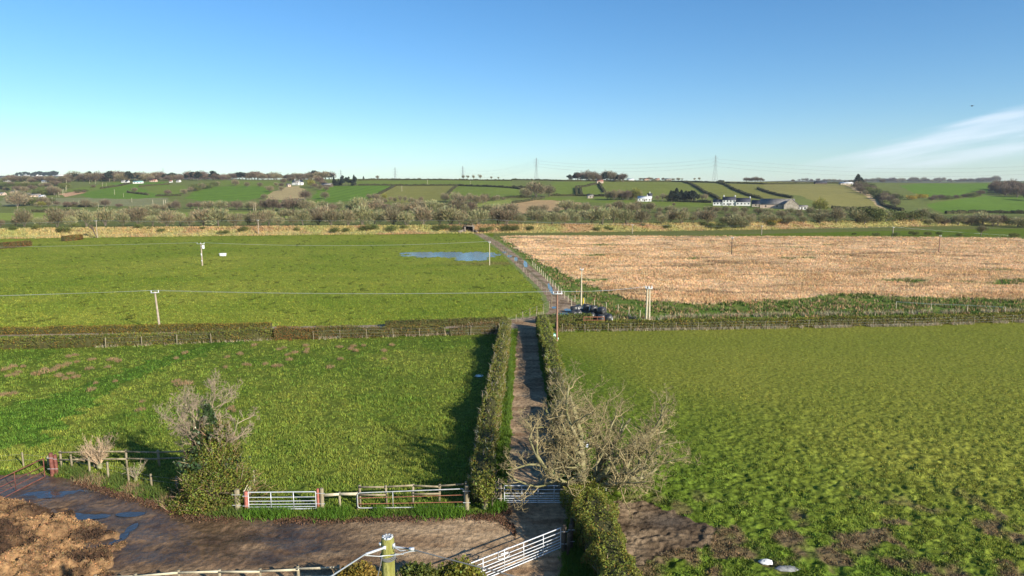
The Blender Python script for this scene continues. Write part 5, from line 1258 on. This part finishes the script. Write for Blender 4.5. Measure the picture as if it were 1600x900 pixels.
# ------------------------------------------------------------------ wrapped bales
def bale_mesh(seed):
    r = np.random.default_rng(seed); mb = MB(); nr, na = 9, 18; V = []
    prof = [(0, -.62), (.45, -.62), (.60, -.50), (.64, -.2), (.65, .1), (.64, .35), (.58, .55), (.42, .62), (0, .62)]
    for rr, z in prof:
        for a in range(na):
            t = a*2*math.pi/na; w = rr*(1+.05*r.normal()); V.append((w*math.cos(t), w*math.sin(t), z+.03*r.normal()+.62))
    i = np.arange(nr-1)[:, None]*na; j = np.arange(na)[None, :]; j2 = (j+1) % na
    mb.add(V, np.stack([i+j, i+j2, i+na+j2, i+na+j], -1).reshape(-1, 4), 0)
    return mb
BL = [(893,497,0),(903,495,0),(912,494,0),(918,495,0),(934,497,0),(944,500,0),(952,503,0),(927,500,0),(938,503,0),(915,494.6,.8),(926,497,.8),(936,500,.8),(898,489,0),(906,487,0),(917,490,0),(930,493,0)]
bp = None
for k_, (px, py, lv) in enumerate(BL):
    p = G(px, py); p = p+np.array([0, 0, lv*1.0])
    if k_ < 3:
        o = empty("wrapped_bale", p, random.random()*6); b = bale_mesh(70+k_).build("wrapping", BLACKP, o, smooth=True)
        q = MB(); q.add([(.66, -.12, .25), (.68, .10, .30), (.66, .12, .75), (.655, -.06, .95), (.62,-.02,1.15)], [[0, 1, 2], [0, 2, 3], [3, 2, 4]]); q.build("torn_patch", WHITEP, o)
        if k_ == 0: bps = []
        bps.append(o)
    else: o = dup(bps[k_ % 3], p, random.random()*6)
    o.scale = (.95, .90, .85)
    tl = random.choice([0, .35, -.5, 1.45]); o.rotation_euler = (tl, random.uniform(-.3, .3), random.random()*6)
    if tl > 1: o.location.z += .45; o.location.y += .5
    g_ = "black bales stacked on top" if lv else "black bales on the ground"
    tag(o, "black plastic-wrapped bale lying on top of the pile beyond the crossroads" if lv else "black plastic-wrapped bale on the ground in the pile beyond the crossroads", "bale", g_)
# ------------------------------------------------------------------ small things
def crumple(name, p, size, m, label, cat, seed, n=14, parts=()):
    r = np.random.default_rng(seed); mb = MB(); U, W = np.meshgrid(np.linspace(0, math.pi, n), np.linspace(0, 2*math.pi, 2*n)[:-1], indexing='ij')
    q = (.72+.5*fbm(U*2.2+seed, W*1.2+np.cos(W), 3, seed))*(.9+.2*r.random(U.shape))
    V = np.stack([np.sin(U)*np.cos(W)*size[0]*q, np.sin(U)*np.sin(W)*size[1]*q, np.maximum(np.cos(U), -.35)*size[2]*q+size[2]*.3], -1).reshape(-1, 3)
    k = 2*n-1; i = np.arange(n-1)[:, None]*k; j = np.arange(k)[None, :]; mb.add(V, np.stack([i+j, i+k+j, i+k+(j+1) % k, i+(j+1) % k], -1).reshape(-1, 4))
    o = mb.build(name, m); o.location = p; return tag(o, label, cat)
crumple("plastic_sack", G(1196, 880), (.36, .20, .14), WHITEP, "crumpled white plastic sack lying on the right pasture, bottom right", "sack", 5)
crumple("grey_sack", G(1230, 890), (.60, .24, .10), GREYST, "flat grey sack lying just right of the white sack on the pasture", "sack", 6)
crumple("torn_plastic_sheet", G(909, 716)+np.array([.1, 0, .9]), (.40, .42, .22), WHITEP, "torn white plastic caught in the thin hedge left of the big tree", "plastic sheet", 8)
p = G(864, 530.5); root = empty("plastic_tub", p, .5, "teal plastic tub lying on its side beside the reddish pole", "tub")
b = MB(); t = np.linspace(0, 2*math.pi, 17)[:-1]; V = []
for yv, rr in ((-.35, .38), (-.30, .42), (.35, .34), (.38, .28)):
    for a in t: V.append((rr*math.cos(a), yv, .40+rr*math.sin(a)))
i = np.arange(3)[:, None]*16; j = np.arange(16)[None, :]; b.add(V, np.stack([i+j, i+(j+1) % 16, i+16+(j+1) % 16, i+16+j], -1).reshape(-1, 4)); b.add(V[48:], [list(range(16))]); b.build("shell", TEAL, root)
b = MB(); b.add([(.33*math.cos(a), -.30, .40+.33*math.sin(a)) for a in t], [list(range(16))]); b.box((.45, -.1, .12), (.3, .5, .2)); b.build("lining", mat("pale_teal", (.45,.72,.66), (.55,.8,.74), rough=.5), root)
# white trough
p = G(348, 400); root = empty("water_trough", p, .35, "white rounded trough alone in the distant left pasture", "trough")
def oval(L, W, z0, z1, m, name, flare=.12, inner=False):
    b = MB(); t = np.linspace(0, 2*math.pi, 29)[:-1]; V = []
    for z, s_ in ((z0, 1-flare), ((z0+z1)/2, 1-.2*flare), (z1-.05, 1.0), (z1, .97)):
        for a in t: V.append((L*s_*math.copysign(abs(math.cos(a))**.75, math.cos(a)), W*s_*math.copysign(abs(math.sin(a))**.75, math.sin(a)), z))
    k = 28; i = np.arange(3)[:, None]*k; j = np.arange(k)[None, :]; b.add(V, np.stack([i+j, i+(j+1) % k, i+k+(j+1) % k, i+k+j], -1).reshape(-1, 4)); 
    b.add(V[3*k:] if not inner else V[:k], [list(range(k))]); return b.build(name, m, root, smooth=False)
oval(1.0, .60, 0, .75, WHITEP, "tank")
b = MB(); b.tube([(1.02*math.copysign(abs(math.cos(a))**.75, math.cos(a)), .62*math.copysign(abs(math.sin(a))**.75, math.sin(a)), .75) for a in np.linspace(0, 2*math.pi, 29)], .05, 6); b.build("rim", WHITEP, root)
# leaning dead stump by the bank at far left
p = G(151, 371.5); root = empty("dead_stump", p, 0, "leaning dark dead stump with a knobbly head at the foot of the bank, far left", "stump")
b = MB(); b.tube([(0, 0, -.2), (-.6, 0, 1.6), (-1.3, 0, 3.4), (-1.9, 0, 4.4)], [.22, .22, .3, .45], 7); b.build("trunk", WOODD, root)
n_ = 160; C = np.array([-1.9, 0, 4.4])+rng.normal(size=(n_, 3))*np.array([.45, .4, .45]); b = MB(); b.quads(C, .5, asp=.3, col=gtone(n_)); b.build("dead_twigs", FAR_PURPLE, root)
# railway underpass
DKST = mat("dark_stone", (.12,.10,.08), (.24,.20,.16), scale=1.5, rough=.95)  # plain dark brown stone tone for abutments, parapet and wing walls
p = G(733, 363); Yp = p[1]; root = empty("railway_underpass", p, 0, "small concrete underpass with dark opening in the railway bank where the lane ends", "underpass")
b = MB(); b.box((-2.0, 4, 1.2), (.8, 9, 2.9)); b.box((1.9, 4, 1.2), (.6, 9, 2.9)); b.build("abutment", DKST, root)
b = MB(); b.box((0, 4, 2.8), (4.4, 9, .3)); b.box((-.6, -.3, 3.05), (4.4, .4, .25)); b.build("parapet", DKST, root)
b = MB(); b.box((0, 4.6, 1.25), (3.18, 7.0, 2.75)); b.build("passage_shade", DARKIN, root)  # solid block, painted near black for the shade inside the opening
b = MB(); b.beam((-2.6, -.4, .7), (-4.8, -2.2, .1), .4, 1.4); b.beam((2.4, -.4, .6), (3.9, -2.2, .1), .4, 1.2); b.build("wing_wall", DKST, root)
# bird
p = at_height(1519, 165.5, 70); root = empty("bird", p, .3, "small dark bird flying high in the sky at right", "bird")
b = MB(); b.tube([(-.16, 0, 0), (-.08, 0, .01), (.02, 0, .01), (.10, 0, 0), (.15, 0, -.005)], [.012, .05, .055, .035, .012], 7); b.add([(-.14, 0, 0), (-.27, .05, 0), (-.27, -.05, 0)], [[0, 1, 2]])
for s_ in (-1, 1): b.add([(.07, .03*s_, .02), (-.06, .03*s_, .02), (-.06, .20*s_, .05), (.02, .22*s_, .06), (-.09, .38*s_, .0)], [[0, 1, 2, 3], [3, 2, 4]])
b.build("body", BIRDM, root)
# ------------------------------------------------------------------ houses and barns
def house(px, py, Lm, Wm, hw, hr, yaw, label, wall=WHW, roof=SLATE, cat="house", chim=(), nwin=3, floors=1, name="farmhouse", root=None, off=(0, 0, 0), door=True):
    if root is None: root = empty(name, G(px, py), yaw, label, cat)
    ox, oy, oz = off; o = np.array(off, float)
    x0, x1, y0, y1 = -Lm/2, Lm/2, -Wm/2, Wm/2
    b = MB(); b.add(np.array([(x0,y0,-1.5),(x1,y0,-1.5),(x1,y1,-1.5),(x0,y1,-1.5),(x0,y0,hw),(x1,y0,hw),(x1,y1,hw),(x0,y1,hw),(x0,0,hw+hr),(x1,0,hw+hr)])+o, [[0,1,5,4],[2,3,7,6]])
    b.add(np.array([(x0,y0,-1.5),(x0,y1,-1.5),(x0,y1,hw),(x0,0,hw+hr),(x0,y0,hw)])+o, [[0,4,3,2,1]]); b.add(np.array([(x1,y0,-1.5),(x1,y1,-1.5),(x1,y1,hw),(x1,0,hw+hr),(x1,y0,hw)])+o, [[0,1,2,3,4]]); b.build("wall", wall, root)
    e = .25; s_ = hr/(Wm/2); b = MB()
    for sg in (-1, 1):
        P_ = [(x0-e, sg*(Wm/2+e), hw-e*s_+.12), (x1+e, sg*(Wm/2+e), hw-e*s_+.12), (x1+e, 0, hw+hr+.12), (x0-e, 0, hw+hr+.12)]; P2 = [(a, c, z-.14) for a, c, z in P_]
        V = np.array(P_+P2)+o; b.add(V, [[0,1,2,3],[7,6,5,4],[0,4,5,1],[1,5,6,2],[3,2,6,7],[0,3,7,4]])
    rf = b.build("roof", roof, root)
    for c in chim:
        b = MB(); b.box(np.array([x0+c*Lm, 0, hw+hr+.5])+o, (.9, .8, 1.7)); b.box(np.array([x0+c*Lm, 0, hw+hr+1.4])+o, (1.05, .95, .15)); b.build("chimney", wall, rf)
    for fl in range(floors):
        for q in range(nwin):
            cx = x0+(q+.5)*Lm/nwin; z = hw*(fl+.55)/floors
            b = MB(); b.box(np.array([cx, y0-.02, z])+o, (1.1, .08, 1.2)); w_ = b.build("window", GLASS, root)
    if door:
        b = MB(); b.box(np.array([x0+Lm*.5+Lm/nwin*.5*(nwin % 2), y0-.03, 1.0])+o, (1.0, .08, 2.0)); b.build("door", WOODD, root)
    return root
rt_ = house(1139, 321, 11, 6.5, 5.0, 2.6, -.28, "long white farmhouse with slate roofs and white chimneys on the right hillside", chim=(.08, .95), nwin=4, floors=2)
house(0, 0, 12, 7, 3.6, 3.2, 0, None, root=rt_, off=(11.8, -.5, -.3), nwin=4, chim=(.97,), door=False)
house(0, 0, 8, 6, 2.8, 2.2, 0, None, root=rt_, off=(-9.6, .3, .2), nwin=3, door=False)
house(1186, 323, 12, 8, 2.6, 3.0, -.25, "low dark shed between the white farmhouse and the stone barn", wall=STONEW, roof=SLATE, cat="shed", name="shed", nwin=2)
house(1214, 325.5, 26, 9, 3.4, 4.4, -.35, "long stone barn with a grey roof, right of the white farmhouse", wall=PINKW, roof=GREYR, cat="barn", name="stone_barn", nwin=3)
house(1235, 327, 7.5, 11, 3.8, 4.6, 1.35, "stone gable end building closing the long grey-roofed barn", wall=STONEW, roof=GREYR, cat="barn", name="stone_barn", nwin=2, floors=1)
house(1252, 327.5, 9, 5, 2.3, 1.2, -.2, "small pale lean-to shed at the right end of the stone barn", wall=WHW, roof=GREYR, cat="shed", name="shed", nwin=2)
house(1007, 314.5, 13, 7, 2.8, 2.2, -.15, "white bungalow below the yellow-green tree on the hillside", chim=(.7,), nwin=4, roof=PALER, name="bungalow")
house(1015, 312, 5, 5, 4.0, 2.5, -.2, "small white two-storey block at the right end of the bungalow", nwin=1, name="cottage", floors=2, chim=(.5,))
house(922, 309.5, 6, 5, 2.4, 1.4, .1, "tiny pale shed beside the foot of the narrow hillside lane", wall=STONEW, roof=GREYR, name="shed", cat="shed", nwin=1)
house(463, 289, 11, 7, 3.8, 3.2, -.2, "white farmhouse on the left hill among brown trees", chim=(.3, .98), nwin=3, floors=2, roof=GREYR)
house(451, 291.5, 5.5, 5, 2.6, 2.0, .9, "small pale gabled outbuilding at the left of the hill farm", nwin=1, wall=PINKW, name="outbuilding", cat="outbuilding", roof=GREYR)
house(470, 289, 6, 6, 4.2, 3.2, 1.2, "white gabled wing at the right side of the hill farmhouse", nwin=1, name="farmhouse_wing", roof=SLATE)
house(511, 292, 15, 9, 2.8, 2.5, -.2, "dark open barn with a pale roof left of the conifer block", wall=WOODD, roof=GREYR, name="barn", cat="barn", nwin=2)
house(937, 286, 10, 7, 2.8, 2.6, .1, "red-roofed cottage below the skyline wood", wall=PINKW, roof=REDR, name="cottage", nwin=2)
for px, py, L_, lb, wl, rf in [(1010,279.5,12,"leftmost low red-roofed house on the skyline left of the right pylon",PINKW,REDR),(1027,279.5,10,"middle low red-roofed house on the skyline left of the right pylon",PINKW,REDR),(1044,280,14,"grey-roofed house right of the red roofs on the skyline",STONEW,GREYR),(985,282.5,14,"pale low shed at the foot of the skyline wood's right end",WHW,PALER),
    (1282,287.5,22,"dark barn on the skyline above the olive hill field",WOODD,SLATE),(1322,288.5,24,"barn with a pale roof left of the tall conifer",STONEW,PALER),
    (216,286.5,17,"blue-green roofed shed on the left skyline",WHW,BLUER),(193,285,6,"small white house left of the blue-green shed",WHW,GREYR),(199,285.5,5,"second white house, touching the blue-green shed's left side",WHW,SLATE),(240,284,12,"red-brown house on the left skyline right of the blue-green shed",PINKW,REDR),(267,285,5,"small white-walled house left of the skyline gap",WHW,REDR),(279,284.5,6,"tiny white shed right of the red-brown skyline house",WHW,GREYR),
    (42,306,21,"left half of the long pale houses at far left",PINKW,GREYR),(54,307.5,17,"right half of the long pale houses at far left",PINKW,GREYR),(66,309.5,7,"small pale house right of the long pale houses",CONC,PALER),(2,305,12,"pale house cut by the left edge",PINKW,GREYR),(22,302,9,"small pale house behind the long pale houses",PINKW,GREYR),
    (12,284,14,"long pale shed low in the hazy left woodland",CONC,PALER),(70,285,10,"pale shed below the flat-topped left wood",CONC,PALER)]:
    house(px, py, L_*.85, 7, 2.2, 2.0, rt.uniform(-.2, .2), lb, wall=wl, roof=rf, name="shed" if ("shed" in lb or "barn" in lb) else "house", cat="shed" if ("shed" in lb) else ("barn" if "barn" in lb else "house"), nwin=3, door=False)
for px, L_, lb in [(60,70,"long white factory shed on the left skyline below the flat-topped wood"),(108,75,"long white factory shed on the left skyline right of the flat-topped wood")]:
    x_ = (px-800)/F*3300; p = np.array([x_, 3300., float(zbase(x_, 3300.))]); root = empty("factory_shed", p, 0, lb, "shed")
    b = MB(); b.box((0, 0, 1), (L_*1.3, 40, 10)); b.build("wall", WHW, root); b = MB(); b.add([(-L_*.65, -20.5, 6.1), (L_*.65, -20.5, 6.1), (L_*.65, 0, 8), (-L_*.65, 0, 8), (-L_*.65, 20.5, 6.1), (L_*.65, 20.5, 6.1)], [[0, 1, 2, 3], [3, 2, 5, 4]]); b.build("roof", PALER, root)
# ------------------------------------------------------------------ pylons
def pylon(px, top, Y, label, base_row=None):
    x_ = (px-800)/F*Y*.985; z0 = float(zbase(x_, Y)); h = row_z(Y, top)-z0
    root = empty("pylon", (x_, Y, z0), .5, label, "pylon"); s = h/48.
    def hw(z): return np.interp(z/s, [0, 28, 48], [3.6, 1.35, .25])*s
    lv = [0, 7, 13.5, 19, 24, 28, 32, 36, 40, 44, 47.5]; legs = MB(); br = MB()
    for sx_ in (-1, 1):
        for sy_ in (-1, 1):
            legs.tube([(sx_*hw(z*s), sy_*hw(z*s), z*s-(2 if z == 0 else 0)) for z in lv], .17*s, 4, cap=False)
    for a, b_ in zip(lv[:-1], lv[1:]):
        A, Bq = hw(a*s), hw(b_*s)
        for (u, v) in (((-1, -1), (1, -1)), ((1, -1), (1, 1)), ((1, 1), (-1, 1)), ((-1, 1), (-1, -1))):
            br.tube([(u[0]*A, u[1]*A, a*s), (v[0]*Bq, v[1]*Bq, b_*s)], .09*s, 3, cap=False); br.tube([(v[0]*A, v[1]*A, a*s), (u[0]*Bq, u[1]*Bq, b_*s)], .09*s, 3, cap=False)
    legs.build("leg_frame", PYL, root); br.build("lattice", PYL, root)
    tips = []
    for z, w in ((30, 5.2), (36.5, 6.8), (43, 5.0)):
        c = MB()
        for sg in (-1, 1):
            e = (sg*w*s, 0, z*s)
            for yy in (-1, 1): c.tube([(sg*hw(z*s), yy*hw(z*s), z*s), e], .10*s, 3, cap=False); c.tube([(sg*hw((z+2)*s), yy*hw((z+2)*s), (z+2)*s), e], .09*s, 3, cap=False)
            c.tube([e, (e[0], 0, e[2]-1.8*s)], .10*s, 4)
            tips.append(np.array([x_+e[0]*math.cos(.5), Y+e[0]*math.sin(.5), z0+e[2]-1.8*s]))
        c.build("crossarm", PYL, root)
    return tips
T1 = pylon(838, 246, 1300, "steel lattice pylon on the skyline at the centre")
T2 = pylon(1118, 242, 1150, "tallest lattice pylon, on the hill right of centre")
T3 = pylon(723, 259, 1900, "smaller distant pylon above the six skyline trees")
T4 = pylon(617, 261, 2150, "small faint pylon above the thin left hedgerow skyline")
T5 = pylon(532, 265, 2500, "tiny faint pylon above the conifer block")
T6 = pylon(254, 262, 2700, "tiny faint pylon on the left skyline, farthest left")
Tr = [q+np.array([520, -60, -12]) for q in T2]
line([(a, b) for a, b in zip(T1, T2)], .045, "high-voltage cables strung between the central and the right pylon", 9, PYL)
line([(a, b) for a, b in zip(T2, Tr)], .045, "high-voltage cables running right from the tallest pylon", 11, PYL)
line([(a, b) for a, b in zip(T3, T1)], .05, "high-voltage cables between the central pylon and its smaller neighbour", 12, PYL)
# ------------------------------------------------------------------ the air
hm = bpy.data.materials.new("air_haze"); hm.use_nodes = True
hn = hm.node_tree.nodes; hn.remove(hn["Principled BSDF"])
pv = hn.new("ShaderNodeVolumePrincipled"); pv.inputs["Color"].default_value = (.80,.88,1,1); pv.inputs["Density"].default_value = .00006; pv.inputs["Anisotropy"].default_value = .1
hm.node_tree.links.new(pv.outputs[0], hn["Material Output"].inputs["Volume"])
hb = MB(); hb.box((0, 0, 99), (30000, 30000, 202)); tag(hb.build("haze", hm), kind="stuff")
